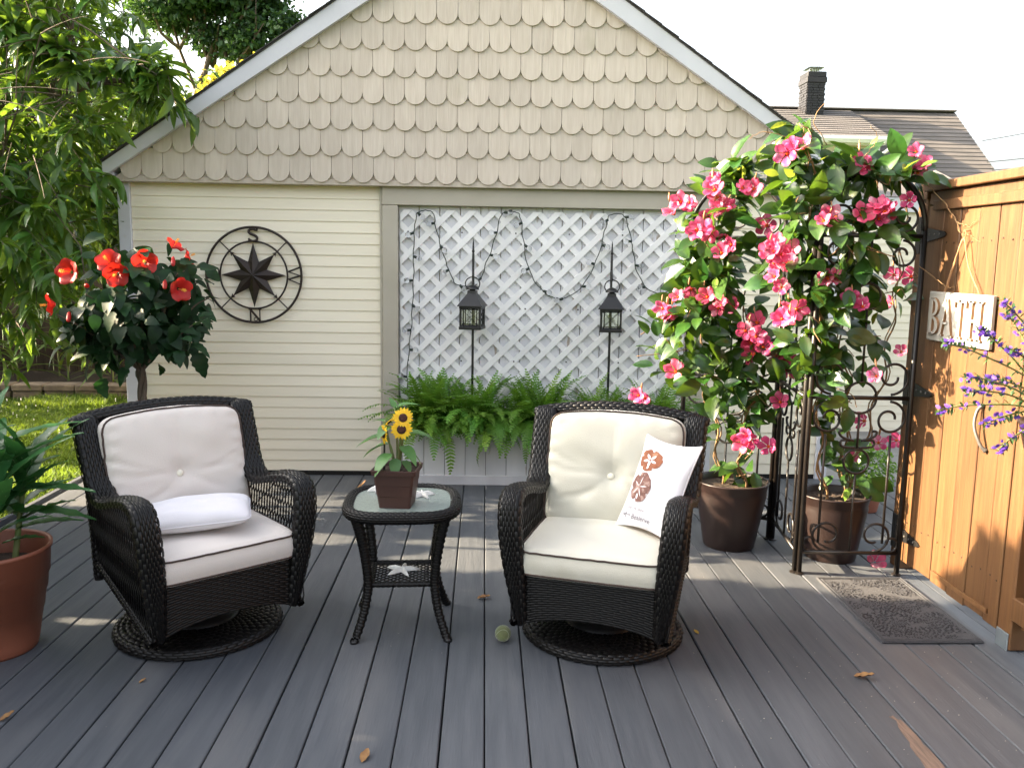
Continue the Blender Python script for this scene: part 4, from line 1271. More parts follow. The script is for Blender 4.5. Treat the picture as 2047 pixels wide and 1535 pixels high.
def cushion(name, label, w, d, h, chair, mtx_local, matn, crown=.018, button=False, seed=0, archtop=0.0, cat='cushion', pipe=(1,)):
    """w along x, d along y, h thick (z from 0 to h); returns the thing"""
    r = np.random.default_rng(seed)
    n = 44
    u = np.linspace(-1, 1, n)
    # rounded-square outline sampled by mapping the square grid
    U, V = np.meshgrid(u, u, indexing='ij')
    def outline(U, V):
        k = .12
        m_ = np.maximum(np.abs(U), np.abs(V)); l2 = np.sqrt(U ** 2 + V ** 2) + 1e-9
        corner = np.minimum(np.abs(U), np.abs(V)) / (m_ + 1e-9)
        f = 1 - .055 * np.clip((corner - .78) / .22, 0, 1) ** 2 * m_ ** 6
        return U * f, V * f
    X, Y = outline(U, V)
    bulge = 1 + .012 * (1 - V ** 2)
    X2 = X * w / 2 * bulge; Y2 = Y * d / 2 * (1 + .012 * (1 - U ** 2)) + archtop * (1 - X ** 2) * np.clip(Y, 0, 1) ** 2
    edge = np.maximum(np.abs(U), np.abs(V))
    rim = np.sqrt(np.clip(1 - np.clip((edge - .86) / .14, 0, 1) ** 2.0, 0, 1))
    dome = (1 - X ** 4) * (1 - Y ** 4)
    wr = .0045 * np.sin(X * 5 + 2 * Y + seed) * np.sin(Y * 4 + seed) + .0016 * np.sin(13 * Y + 4 * X + seed) * np.sin(3 * X - seed)
    top = h - .016 * (1 - rim) + crown * dome + wr * dome
    if button:
        bx, by = X - 0, (Y - button[1])
        rr2 = np.sqrt((bx * w / 2) ** 2 + (by * d / 2) ** 2)
        th = np.arctan2(by, bx)
        top -= .026 * np.exp(-(rr2 / .045) ** 2) + .012 * np.exp(-(rr2 / .12) ** 2)
        # pulled creases running out from the button towards the sides
        for a0, amp, wd in ((.05, .007, .10), (PI - .05, .008, .10), (PI + .75, .006, .12), (-.6, .006, .12), (PI / 2, .004, .10)):
            da = np.arctan2(np.sin(th - a0), np.cos(th - a0))
            top -= amp * np.exp(-(da / wd) ** 2) * np.exp(-((rr2 - .13) / .10) ** 2)
        top += .004 * np.sin(th * 6 + seed) * np.exp(-((rr2 - .20) / .08) ** 2) * dome
        # slanted fold near the lower corner and gathers at the seam
        top -= .012 * np.exp(-((Y + .62 - .35 * (X + 1) * (X < 0)) / .05) ** 2) * np.clip(-X, 0, 1) * dome
        top += .0032 * np.sin(Y * 26 + 3 * X) * np.exp(-((np.abs(X) - .90) / .09) ** 2) + .0022 * np.sin(X * 23 + 2 * Y) * np.exp(-((np.abs(Y) - .92) / .08) ** 2)
        top -= .009 * np.exp(-((Y - .30 + .45 * (X + 1)) / .035) ** 2) * np.clip(-X - .15, 0, 1) * 1.3 + .007 * np.exp(-((Y + .1 - .5 * (X - .3)) / .03) ** 2) * np.clip(X - .3, 0, 1) * 1.4
    bot = .016 * (1 - rim) - .3 * crown * dome * 0
    T = thing(name, label, cat, (0, 0, 0), 0, 'seat and back cushions of the wicker chairs')
    T.matrix_basis = chair_mtx(chair) @ mtx_local
    m = MB()
    Pt = np.stack([X2, Y2, top], -1).reshape(-1, 3); Pb = np.stack([X2, Y2, bot], -1).reshape(-1, 3)
    f = grid_faces(n, n)
    m.add(Pt, f); m.add(Pb, f[:, ::-1])
    # border
    idx = [(i, 0) for i in range(n)] + [(n - 1, j) for j in range(1, n)] + [(i, n - 1) for i in range(n - 2, -1, -1)] + [(0, j) for j in range(n - 2, 0, -1)]
    ring_t = np.array([Pt[i * n + j] for i, j in idx]); ring_b = np.array([Pb[i * n + j] for i, j in idx])
    k = len(idx)
    outw = ring_t - ring_t.mean(0); outw[:, 2] = 0; outw /= np.linalg.norm(outw, axis=1)[:, None]
    rows = [ring_t]
    for t in (.25, .5, .75):
        rows.append(ring_t * (1 - t) + ring_b * t + outw * .010 * math.sin(PI * t))
    rows.append(ring_b)
    VV = np.concatenate(rows)
    F = []
    for a in range(4):
        for b in range(k):
            b2 = (b + 1) % k
            F.append([a * k + b, (a + 1) * k + b, (a + 1) * k + b2, a * k + b2])
    m.add(VV, F)
    body = m.build('cover', matn, T, True)
    ring_p = ring_t.copy(); ring_p[:, 2] += .004; ring_p += outw * .001
    tube(MB(), ring_p[::2] + r.normal(0, .0006, ring_p[::2].shape), .0042, 6, closed=True).build('piping', 'piping', T, True)
    ring_q = ring_b + outw * .001; 
    tube(MB(), ring_q[::2], .0042, 6, closed=True).build('piping', 'piping', T, True)
    if button:
        i = int((button[0] + 1) / 2 * (n - 1)); j = int((button[1] + 1) / 2 * (n - 1))
        bp = Pt[i * n + j]
        mm = MB(); lathe(mm, [(.0135, -.004), (.0145, .003), (.011, .0075), (.004, .0095), (0, .0097)], 18)
        mm.build('button', 'button', T, True, loc=(float(bp[0]), float(bp[1]), float(bp[2]) + .002))
    return T
def chair_mtx(which):
    if which == 'l': return Matrix.Translation((LCX, LCY, 0)) @ Matrix.Rotation(LRZ, 4, 'Z')
    return Matrix.Translation((RCX, RCY, 0)) @ Matrix.Rotation(RRZ, 4, 'Z')
for which, nm in (('l', 'on the chair nearest the lawn'), ('r', 'on the chair with the sand dollar pillow')):
    mt = 'cushion' if which == 'l' else 'cushion_ivory'
    cushion('seat_cushion', 'cream seat cushion with dark piping ' + nm, .570, .60, .116, which, Matrix.Translation((0, -.045, .326)), mt, crown=.016, seed=1 if which == 'l' else 4)
    tilt = math.radians(90 - 14)
    cushion('back_cushion', 'cream buttoned back cushion with dark piping ' + nm, .575, .475, .105, which, Matrix.Translation((0, .225, .632)) @ Matrix.Rotation(tilt, 4, 'X') @ Matrix.Translation((0, 0, -.02)), mt, crown=.030, button=(0.0, -.06), seed=2 if which == 'l' else 7, archtop=.022)

def pillow_height(U, V, h, e=.55):
    return h * (np.clip(1 - U ** 2, 0, 1) ** e) * (np.clip(1 - V ** 2, 0, 1) ** e)
def pillow_xy(U, V, w, d, c=.11):
    return w / 2 * U * (1 - c * (1 - V ** 2) * np.abs(U)), d / 2 * V * (1 - c * (1 - U ** 2) * np.abs(V))
def pillow(label, w, d, h, M, group='white throw pillows', seed=0):
    T = thing('throw_pillow', label, 'pillow', (0, 0, 0), 0, group)
    T.matrix_basis = M
    n = 30
    u = np.sin(np.linspace(-1, 1, n) * PI / 2)
    U, V = np.meshgrid(u, u, indexing='ij')
    X, Y = pillow_xy(U, V, w, d, .11 if seed else .035)
    Z = pillow_height(U, V, h, .55 if seed else .42)
    if not seed:
        k_ = 1 - .10 * (np.abs(U) * np.abs(V)) ** 6; X = X * k_; Y = Y * k_
    wr = .0035 * np.sin(V * 9 + seed + 2 * U) * np.exp(-((np.abs(U) - .8) / .2) ** 2) + .0025 * np.sin(7 * U - 5 * V + seed)
    if not seed: wr = wr + .004 * np.sin(6 * U + 9 * V) * np.sin(4 * V - 3 * U) - .006 * np.exp(-((V - .25 * U - .1) / .08) ** 2) * (U > -.2)
    Zt = Z + wr * Z / h; Zb = -Z * .9
    f = grid_faces(n, n)
    for nm, ZZ, ff, mt in (('front_cover', Zt, f, 'pillow_white'), ('back_cover', Zb, f[:, ::-1], 'pillow_white' if not seed else 'pillow_edge')):
        m = MB(); m.add(np.stack([X, Y, ZZ], -1).reshape(-1, 3), ff); m.build(nm, mt, T, True)
    idx = [(i, 0) for i in range(n)] + [(n - 1, j) for j in range(1, n)] + [(i, n - 1) for i in range(n - 2, -1, -1)] + [(0, j) for j in range(n - 2, 0, -1)]
    tube(MB(), np.array([(X[i, j], Y[i, j], 0) for i, j in idx]), .0035, 5, closed=True).build('seam_edge', 'pillow_white', T, True)
    return T, w, d, h, seed
# lumbar pillow lying on the left seat
ax = np.array([-1.00 - -1.33, 3.49 - 3.29, 0]); 
Rl = basis((.40, .115, .02), (0.10, -.10, 1))
pillow('plain white lumbar pillow lying flat on the chair nearest the lawn', .43, .25, .058, mtx((-1.150, 3.372, .522), Rl), seed=0)
# printed pillow standing in the corner of the right chair
b0, b1 = np.array([.565, 3.455, .455]), np.array([.735, 3.215, .455])
xdir = (b1 - b0); xdir /= np.linalg.norm(xdir)
ydir = np.array([.13, .10, .36]); ydir -= xdir * (ydir @ xdir); ydir /= np.linalg.norm(ydir)
zdir = np.cross(xdir, ydir)
if zdir[1] > 0: pass
Rp = np.stack([xdir, ydir, zdir], 1)
PW, PD, PHT = .30, .40, .05
pc = (b0 + b1) / 2 + ydir * PD / 2 * .97 + np.array([0, 0, .012])
PL, *_ = pillow('white pillow printed with two brown sand dollars propped in the wicker chair', PW, PD, PHT, mtx(pc, Rp), seed=3)
def on_pillow(A, lift=.0022):
    """A (k,2) in pillow units (-1..1) -> points on the printed face"""
    U, V = A[:, 0], A[:, 1]
    X, Y = pillow_xy(U, V, PW, PD); Z = pillow_height(U, V, PHT)
    Z = Z + (.0035 * np.sin(V * 9 + 3 + 2 * U) * np.exp(-((np.abs(U) - .8) / .2) ** 2) + .0025 * np.sin(7 * U - 5 * V + 3)) * Z / PHT
    return np.stack([X, Y, Z + lift], -1)
def sand_dollar(cu, cv, ru, rv, matn, rot, nm, seed):
    rr = np.random.default_rng(seed)
    nr, na = 7, 60
    a = np.linspace(0, 2 * PI, na, endpoint=False)
    R = 1 + .03 * np.sin(a * 3 + seed) + .02 * np.sin(a * 11)
    for k in range(5):                       # notches in the rim
        da = np.arctan2(np.sin(a - rot - k * 2 * PI / 5), np.cos(a - rot - k * 2 * PI / 5))
        R -= (.26 if k else .08) * np.exp(-(da / .075) ** 2)
    A = [(cu, cv)]
    for i in range(1, nr + 1):
        A += [(cu + ru * R[j] * i / nr * math.cos(a[j]), cv + rv * R[j] * i / nr * math.sin(a[j])) for j in range(na)]
    F = [[0, 1 + j, 1 + (j + 1) % na] for j in range(na)]
    for i in range(nr - 1):
        F += [[1 + i * na + j, 1 + (i + 1) * na + j, 1 + (i + 1) * na + (j + 1) % na, 1 + i * na + (j + 1) % na] for j in range(na)]
    m = MB(); m.add(on_pillow(np.array(A), .0030), F); o = m.build(nm, matn, PL)
    pm = MB()
    for k in range(5):                       # petals / slots in pale cloth colour
        t = rot + PI / 5 + k * 2 * PI / 5
        for (r0, r1, ww) in (((.06, .62, .11),) if matn == 'print_brown' else ((.08, .70, .035),)):
            tt = np.linspace(0, 1, 9); rad = r0 + (r1 - r0) * tt; hw = ww * np.sin(PI * tt) ** .7
            L_ = [(cu + ru * (rad[i] * math.cos(t) - hw[i] * math.sin(t)), cv + rv * (rad[i] * math.sin(t) + hw[i] * math.cos(t))) for i in range(9)]
            R_ = [(cu + ru * (rad[i] * math.cos(t) + hw[i] * math.sin(t)), cv + rv * (rad[i] * math.sin(t) - hw[i] * math.cos(t))) for i in range(9)]
            pm.add(on_pillow(np.array(L_ + R_), .0038), [[i, i + 1, 10 + i, 9 + i] for i in range(8)])
    t = rot
    tt = np.linspace(0, 1, 9); rad = .45 + .38 * tt; hw = .085 * np.sin(PI * tt) ** .6
    t = -PI / 2 + .05
    L_ = [(cu + ru * (rad[i] * math.cos(t) - hw[i] * math.sin(t)), cv + rv * (rad[i] * math.sin(t) + hw[i] * math.cos(t))) for i in range(9)]
    R_ = [(cu + ru * (rad[i] * math.cos(t) + hw[i] * math.sin(t)), cv + rv * (rad[i] * math.sin(t) - hw[i] * math.cos(t))) for i in range(9)]
    pm.add(on_pillow(np.array(L_ + R_), .0038), [[i, i + 1, 10 + i, 9 + i] for i in range(8)])
    pm.build('printed_slots', 'pillow_white', o)
sand_dollar(-.34, .48, .47, .255, 'print_brown', .35, 'printed_sand_dollar', 1)
sand_dollar(-.36, -.13, .42, .325, 'print_mauve', .80, 'printed_sand_dollar', 5)
def text_mesh(body, size, shear=0.0):
    cu = bpy.data.curves.new('txt', 'FONT'); cu.body = body; cu.size = size; cu.align_x = 'CENTER'; cu.shear = shear; cu.resolution_u = 3
    o = bpy.data.objects.new('txt', cu); COL.objects.link(o)
    bpy.context.view_layer.update()
    me = bpy.data.meshes.new_from_object(o.evaluated_get(bpy.context.evaluated_depsgraph_get()))
    V = np.array([v.co[:] for v in me.vertices]); F = [list(p.vertices) for p in me.polygons]
    bpy.data.objects.remove(o); bpy.data.curves.remove(cu); bpy.data.meshes.remove(me)
    return V, F
for body, size, v0, u0, sh in (('dollar de sable', .105, -.64, -.34, .25), ('M', .19, -.86, -.72, .3), ('me', .085, -.80, -.53, .3), ('Bealerve', .165, -.86, -.08, .35)):
    V, F = text_mesh(body, size, sh)
    A = np.stack([u0 + V[:, 0] * 1.25, v0 + V[:, 1]], -1)
    m = MB(); m.add(on_pillow(np.clip(A, -.97, .97), .0042), F); m.build('printed_text', 'print_ink', PL)
tt = np.linspace(-.62, -.05, 10)
m = MB(); m.add(on_pillow(np.concatenate([np.stack([tt, np.full(10, -.690)], -1), np.stack([tt, np.full(10, -.696)], -1)]), .004), [[i, i + 1, 11 + i, 10 + i] for i in range(9)])
m.build('printed_rule', 'print_ink', PL)

# ------------------------------------------------------------------ side table
TX, TY = -.335, 3.515
TB = thing('side_table', 'small dark wicker side table with a frosted glass top between the armchairs', 'table', (TX, TY, 0), math.radians(3))
def rsq(t, R=.222, e=3.4):
    a = t * 2 * PI
    c, s = np.cos(a), np.sin(a)
    k = (np.abs(c) ** e + np.abs(s) ** e) ** (-1 / e)
    return np.stack([R * k * c, R * k * s, np.full_like(a, .530)], -1)
Sr = tube_surface(rsq, .021, closed=True)
def Srim(u, v):
    p = Sr(u, v + .05 * 0)
    return p
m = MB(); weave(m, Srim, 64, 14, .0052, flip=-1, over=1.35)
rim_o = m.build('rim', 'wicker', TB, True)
m = MB(); skin(m, Srim, 80, 10, -.003, -1); m.build('rim_core', 'wicker_dark', rim_o, True)
def rsq2(t): 
    p = rsq(t, .196); p[..., 2] = .5235; return p
Sr2 = tube_surface(rsq2, .012, closed=True)
m = MB(); weave(m, Sr2, 60, 8, .004, flip=-1); skin(m, Sr2, 70, 8, -.002, -1); m.build('inner_rim', 'wicker', rim_o, True)
a = np.linspace(0, 1, 64, endpoint=False); pr = rsq(a, .205)
m = MB(); m.add(np.concatenate([pr * [1, 1, 0] + [0, 0, .536], pr * [1, 1, 0] + [0, 0, .541]]), [list(range(64))[::-1], list(range(64, 128))] + [[i, (i + 1) % 64, 64 + (i + 1) % 64, 64 + i] for i in range(64)])
m.build('glass_top', 'frosted_glass', TB)
for sx in (-1, 1):
    for sy in (-1, 1):
        cr = curve_sampler([(sx * .178, sy * .178, .522), (sx * .160, sy * .160, .44), (sx * .142, sy * .142, .32), (sx * .136, sy * .136, .22), (sx * .150, sy * .150, .12), (sx * .178, sy * .178, .03), (sx * .190, sy * .190, .004)], 6)
        Sl = tube_surface(cr, lambda u: np.interp(u, [0, .3, 1], [.0235, .0195, .0165]))
        def Sl2(u, v, Sl=Sl): return Sl(v, u)
        m = MB(); weave(m, Sl2, 4, 42, .003, over=1.25, wid=.95, flip=1); skin(m, Sl, 26, 10, -.0015, -1)
        lg = m.build('leg', 'wicker', TB, True)
        m = MB(); lathe(m, [(0, 0), (.017, 0), (.018, .008), (.015, .014)], 12, (sx * .190, sy * .190, 0)); m.build('foot', 'black_metal', lg)
sh = MB()
for a_, b_ in (((-.128, -.128), (.128, -.128)), ((.128, -.128), (.128, .128)), ((.128, .128), (-.128, .128)), ((-.128, .128), (-.128, -.128))):
    cr = curve_sampler([(a_[0], a_[1], .222), ((a_[0] + b_[0]) / 2, (a_[1] + b_[1]) / 2, .222), (b_[0], b_[1], .222)], 4)
    Ss = tube_surface(cr, .010); weave(sh, Ss, 12, 6, .003, flip=-1); skin(sh, Ss, 6, 6, -.001, -1)
sho = sh.build('shelf_frame', 'wicker', TB, True)
m = MB()
for d in (-1, 1):
    for k in range(-9, 10):
        c = k * .030; pts = []
        for t in np.linspace(-.13, .13, 3):
            x = c + t * 1.0
            pts.append((x, d * t, .222))
        pts = [p for p in pts]
        x0, x1 = c - .125, c + .125
        lo, hi2 = max(-.125, x0), min(.125, x1)
        if hi2 - lo < .02: continue
        tube(m, [(lo, d * (lo - c), .222 + .002 * d), (hi2, d * (hi2 - c), .222 + .002 * d)], .0032, 4)
m.build('shelf_mesh', 'wicker', sho)
def starfish(label, loc, R, rz, tilt=0):
    m = MB(); na = 60; V = [(0, 0, .016)]; F = []
    for lay, (s, z) in enumerate(((.45, .013), (.8, .008), (1, .0), (1, -.002))):
        for k in range(na):
            a = 2 * PI * k / na
            ph = abs(((a / (2 * PI) * 5) % 1) - .5) * 2            # 1 at the arm, 0 between
            r = R * (.27 + .73 * ph ** 2.6) * s
            zz = z * (.45 + .55 * ph) + .004 * (ph > .8) * (s > .9) * 0
            V.append((r * math.cos(a), r * math.sin(a), zz + (.011 * (1 - s)) * ph + .006 * ph ** 4 * (s >= 1) * 0))
    F += [[0, 1 + k, 1 + (k + 1) % na] for k in range(na)]
    for l in range(3):
        F += [[1 + l * na + k, 1 + (l + 1) * na + k, 1 + (l + 1) * na + (k + 1) % na, 1 + l * na + (k + 1) % na] for k in range(na)]
    F.append([1 + 3 * na + k for k in range(na)][::-1])
    m.add(V, F)
    # rows of little spines
    for k in range(5):
        a = 2 * PI * (k + .5) / 5 + PI / 5 * 0
    o = m.build('starfish', 'starfish', None, True, loc=loc, rot=(tilt, 0, rz))
    tag(o, label, 'starfish', 'white starfish on the side table')
starfish('white starfish on the glass table top, right of the sunflower pot', (-.262, 3.585, .5435), .062, .35)
starfish('white starfish lying on the lower shelf of the side table', (TX - .005, TY + .01, .2305), .078, .15)
starfish('white starfish tip showing at the left behind the sunflower pot', (-.462, 3.655, .5435), .042, .9)

# ------------------------------------------------------------------ sunflower in a square pot
SX, SY, SZ = -.352, 3.455, .5415
SF = thing('potted_sunflower', 'yellow sunflowers in a square brown pot on the side table', 'potted plant', (SX, SY, SZ), math.radians(-6))
def sqtaper(mb, levels):
    V = []; F = []
    for r, z in levels:
        c = r * .12
        V += [(-r + c, -r, z), (r - c, -r, z), (r, -r + c, z), (r, r - c, z), (r - c, r, z), (-r + c, r, z), (-r, r - c, z), (-r, -r + c, z)]
    for l in range(len(levels) - 1):
        for k in range(8):
            F.append([l * 8 + k, l * 8 + (k + 1) % 8, (l + 1) * 8 + (k + 1) % 8, (l + 1) * 8 + k])
    F.append(list(range(8))[::-1])
    mb.add(V, F)
    return mb
sqtaper(MB(), [(.064, 0), (.070, .048), (.0715, .050), (.0765, .095), (.078, .097), (.082, .140), (.0905, .1405), (.0925, .160), (.088, .162), (.084, .158), (.078, .12)]).build('pot', 'pot_choc', SF)
m = MB(); q = np.linspace(-.079, .079, 12); U, V = np.meshgrid(q, q, indexing='ij')
m.add(np.stack([U, V, .140 + .006 * RNG.uniform(-1, 1, U.shape)], -1).reshape(-1, 3), grid_faces(12, 12)); m.build('soil', 'soil', SF)
stems = [((0, 0, .13), (.012, -.012, .24), (.025, -.030, .315)), ((.004, 0, .13), (.02, .0, .25), (.028, -.020, .355)), ((-.006, .0, .13), (-.02, -.01, .23), (-.045, -.030, .300)), ((0, .004, .13), (-.005, .02, .27), (-.015, .02, .40)), ((0, 0, .13), (-.03, .02, .22), (-.055, .02, .35))]
for i, s_ in enumerate(stems):
    tube(MB(), smooth_path(s_, 5), np.linspace(.0055, .0035, 11), 6).build('stem', 'stem_green', SF, True)
petal_V, petal_F = leaf_shape(.028, .014, 4, .15, .15, .8, .8)
pme = fast_mesh('petal', petal_V, petal_F); pme.materials.append(MATS['sun_petal'])
dm = MB(); lathe(dm, [(0, .006), (.010, .0075), (.0175, .005), (.0195, .0), (.015, -.004), (0, -.005)], 18)
dme = dm.mesh('disc', True); dme.materials.append(MATS['sun_disc'])
for c, nrm, s in (((.025, -.034, .322), (.12, -1, .12), 1.0), ((.030, -.026, .368), (.10, -1, .30), .95), ((-.048, -.034, .302), (-.85, -.6, -.05), .95), ((-.030, -.01, .345), (-.6, .2, .7), .6), ((-.058, .015, .285), (-.9, .1, -.3), .6)):
    nrm = np.array(nrm) / np.linalg.norm(nrm)
    R_ = basis(np.cross(nrm, (0, 0, 1)), nrm)
    hd = obj('blossom', dme, None, SF, mtx=mtx(c, R_, s))
    for k in range(19):
        a = k * 2 * PI / 19 + random.uniform(-.06, .06)
        d = np.array([math.cos(a), math.sin(a), random.uniform(-.05, .28)])
        obj('petal', pme, None, hd, mtx=mtx((.016 * math.cos(a), .016 * math.sin(a), .001), basis(d), random.uniform(.85, 1.12)))
lv = [fast_mesh('leaf', *leaf_shape(.115, .068, 8, .25, .35, .70, .85)), fast_mesh('leaf', *leaf_shape(.10, .066, 8, .2, .55, .72, .85))]
for l_ in lv: l_.materials.append(MATS['sun_leaf'])
for p, d, s, k in (((.02, -.02, .25), (.75, -.55, -.15), 1.0, 1), ((-.02, -.03, .22), (-.55, -.75, -.25), 1.05, 1), ((.03, .0, .30), (.95, .05, .12), 1.05, 0), ((-.04, .0, .285), (-.95, -.1, -.02), 1.15, 0), ((-.04, .01, .25), (-.95, .1, -.2), 1.05, 0),
                   ((-.03, .0, .33), (-.35, -.8, .0), .85, 1), ((-.05, .02, .34), (-.85, .4, .25), .6, 0), ((-.01, .02, .40), (.75, .25, .35), .85, 0), ((.03, .02, .23), (.85, .3, -.35), .95, 1), ((.0, -.03, .20), (.1, -.85, -.55), .75, 1), ((.03, -.02, .19), (.6, -.6, -.2), .6, 1), ((-.015, .02, .40), (-.3, .3, .8), .45, 0)):
    obj('leaf', lv[k], None, SF, mtx=mtx(p, basis(d), s))
tube(MB(), [(-.055, .0, .12), (-.052, .0, .30)], .004, 6).build('stake', 'black_metal', SF)
# ------------------------------------------------------------------ tennis ball
m = MB(); lathe(m, [(.0335 * math.sin(t), -.0335 * math.cos(t)) for t in np.linspace(0, PI, 17)], 28)
BL = tag(m.build('tennis_ball', 'tennis', None, True, loc=(.090, 3.335, .0337), rot=(.5, .4, .8)), 'faded green tennis ball lying on the deck', 'ball')
a = np.linspace(0, 2 * PI, 80, endpoint=False); b_ = .44
sx = np.stack([np.cos(a) + .32 * np.cos(3 * a), np.sin(a) - .32 * np.sin(3 * a), 1.25 * np.sin(2 * a) * .72], -1)
sx /= np.linalg.norm(sx, axis=1)[:, None]
tube(MB(), sx * .0333, .0011, 5, closed=True).build('seam', 'seam_white', BL, True)
# ------------------------------------------------------------------ cedar gate and fence on the right
GX = 2.15
GT = thing('cedar_gate', 'orange stained cedar board gate with strap hinges on the right', 'gate', (GX, 0, 0))
def vboard(parent, y0, y1, z0, z1, x0=0.0, x1=.02, name='board', matn='cedar'):
    cbox(MB(), x0 + random.uniform(-.0015, .0015), x1, y0 + .0032, y1 - .0032, z0, z1, .003).build(name, matn, parent)
seams = [4.175, 4.03, 3.884, 3.735, 3.588, 3.44, 3.335]
for i in range(len(seams) - 1):
    vboard(GT, seams[i + 1], seams[i], .055 + random.uniform(-.006, .006), 1.835)
cbox(MB(), -.022, -.002, 3.36, 4.10, 1.812, 1.858, .003).build('top_trim', 'cedar', GT)
cbox(MB(), -.012, -.002, 3.40, 3.86, .095, .118, .002).build('bottom_trim', 'cedar', GT)
cbox(MB(), .021, .06, 3.34, 4.17, .22, .31, .003).build('brace_rail', 'cedar', GT)
cbox(MB(), .021, .06, 3.34, 4.17, 1.62, 1.71, .003).build('brace_rail', 'cedar', GT)
nh = MB(); lathe(nh, [(.0042, 0), (.0038, .0015), (0, .002)], 8)
nhm = nh.mesh('nail_head', True); nhm.materials.append(MATS['rust_metal'])
for i in range(len(seams) - 1):
    for zn in (.26, 1.665):
        for f_ in (.28, .72):
            obj('nail_head', nhm, None, GT, loc=(-.0012, seams[i + 1] + (seams[i] - seams[i + 1]) * f_, zn + random.uniform(-.01, .01)), rot=(0, -PI / 2, 0))
def strap_hinge(z, L=.17):
    m = MB()
    q = [(4.215, z - .03), (4.215, z + .03), (4.16, z + .033), (4.16 - L * .9, z + .012), (4.16 - L, z), (4.16 - L * .9, z - .012), (4.16, z - .033)]
    prism(m, q, -.0075, -.0022, 'x')
    h = m.build('strap_hinge', 'black_metal', GT)
    m = MB(); tube(m, [(-.011, 4.205, z - .045), (-.011, 4.205, z + .045)], .009, 8); m.build('hinge_pin', 'black_metal', h)
    m = MB(); cbox(m, -.008, -.003, 4.225, 4.275, z - .09, z + .09, .002); m.build('hinge_plate', 'black_metal', h)
    m = MB()
    for k in range(3): lathe(m, [(.008, 0), (.006, .004), (0, .005)], 8, (0, 0, 0)); 
    for k in range(3):
        V = np.array([(-.0075 - .004 * math.cos(t), 4.14 - k * .045 + .007 * math.sin(t) * math.cos(s), z + .007 * math.sin(t) * math.sin(s)) for t in (0, .8, 1.5) for s in np.linspace(0, 2 * PI, 8, endpoint=False)])
        m2 = MB(); m2.add(V, grid_faces(3, 8)); m2.build('hinge_bolt', 'grey_steel', h)
for z in (1.70, .94, .19): strap_hinge(z)
m = MB()
hp = smooth_path([(-.004, 3.572, .965), (-.026, 3.575, .935), (-.040, 3.562, .87), (-.026, 3.532, .80), (-.004, 3.520, .772)], 6)
tube(m, hp, np.interp(np.linspace(0, 1, len(hp)), [0, .15, .5, .85, 1], [.012, .008, .007, .008, .012]), 8)
m.build('pull_handle', 'grey_steel', GT, True)
# posts
for (y, z1, lab, cap_) in ((4.235, 1.93, 'cedar hinge post of the gate with a peaked cap, behind the trellis', True), (3.285, 1.90, 'cedar latch post of the gate on a galvanised foot', False)):
    P = thing('gate_post', lab, 'post', (GX + .045, y, 0), 0, 'gate posts')
    cbox(MB(), -.046, .046, -.046, .046, .004 if not cap_ else 0, z1, .005).build('shaft', 'cedar', P)
    if cap_:
        cbox(MB(), -.060, .060, -.060, .060, z1 - .06, z1 + .03, .004).build('cap_base', 'cedar', P)
        m = MB(); r = .068
        m.add([(-r, -r, z1 + .031), (r, -r, z1 + .031), (r, r, z1 + .031), (-r, r, z1 + .031), (0, 0, z1 + .085)], [[3, 2, 1, 0], [0, 1, 4], [1, 2, 4], [2, 3, 4], [3, 0, 4]]); m.build('cap', 'cap_wood', P)
    else:
        cbox(MB(), -.052, -.0465, -.040, .040, 0, .075, .002).build('post_foot', 'galvanised', P)
FN = thing('cedar_fence', 'orange cedar board fence continuing from the gate at the right edge', 'fence', (GX, 0, 0))
y = 3.235
while y > .6:
    vboard(FN, y - .148, y, .10, 1.86, .035, .055)
    y -= .148
cbox(MB(), -.010, .034, .6, 3.238, .14, .235, .004).build('rail', 'cedar', FN)
cbox(MB(), -.010, .034, .6, 3.238, 1.60, 1.69, .004).build('rail', 'cedar', FN)
cbox(MB(), -.035, .105, .55, 4.18, 1.905, 1.945, .004).build('cap_rail', 'cedar', FN)
cbox(MB(), .0, .03, 3.335, 4.175, 1.842, 1.9045, .004).build('header_board', 'cedar', FN)

# BATH sign
SG = thing('bath_sign', 'white BATH sign with raised letters hanging on the cedar gate', 'sign', (GX - .012, 3.797, 1.317))
cbox(MB(), -.014, .006, -.258, .258, -.115, .115, .004).build('board', 'sign_white', SG)
SGY = -1.0   # letters read from left to right when seen from the deck: +u is -y
def letter(polys, u0, name):
    m = MB()
    for p in polys:
        q = [(-(u0 + a), b) for a, b in p]
        prism(m, q, -.0265, -.0142, 'x')
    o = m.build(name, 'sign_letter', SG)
    o.data.materials.append(MATS['sign_edge_shade'])  # letter sides coloured brown to stand in for their shade
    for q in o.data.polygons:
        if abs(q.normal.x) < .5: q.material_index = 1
H0, H1 = -.085, .085
def stem(x, w=.020): return [(x, H0), (x + w, H0), (x + w, H1), (x, H1)]
def serif(x, z, w=.044, t=.008):
    return [(x - w / 2, z), (x + w / 2, z), (x + w / 2, z + t), (x - w / 2, z + t)]
def arc_band(cx, cz, r0x, r0z, r1x, r1z, a0, a1, n=10):
    A = np.linspace(a0, a1, n)
    out = []
    for i in range(n - 1):
        out.append([(cx + r0x * math.cos(A[i]), cz + r0z * math.sin(A[i])), (cx + r1x * math.cos(A[i]), cz + r1z * math.sin(A[i])), (cx + r1x * math.cos(A[i + 1]), cz + r1z * math.sin(A[i + 1])), (cx + r0x * math.cos(A[i + 1]), cz + r0z * math.sin(A[i + 1]))])
    return out
letter([stem(0, .022), serif(.008, H0 - .001), serif(.008, H1 - .007)] + arc_band(.024, .043, .022, .030, .044, .042, -PI / 2, PI / 2) + arc_band(.024, -.042, .026, .031, .052, .043, -PI / 2, PI / 2), -.218, 'letter_b')
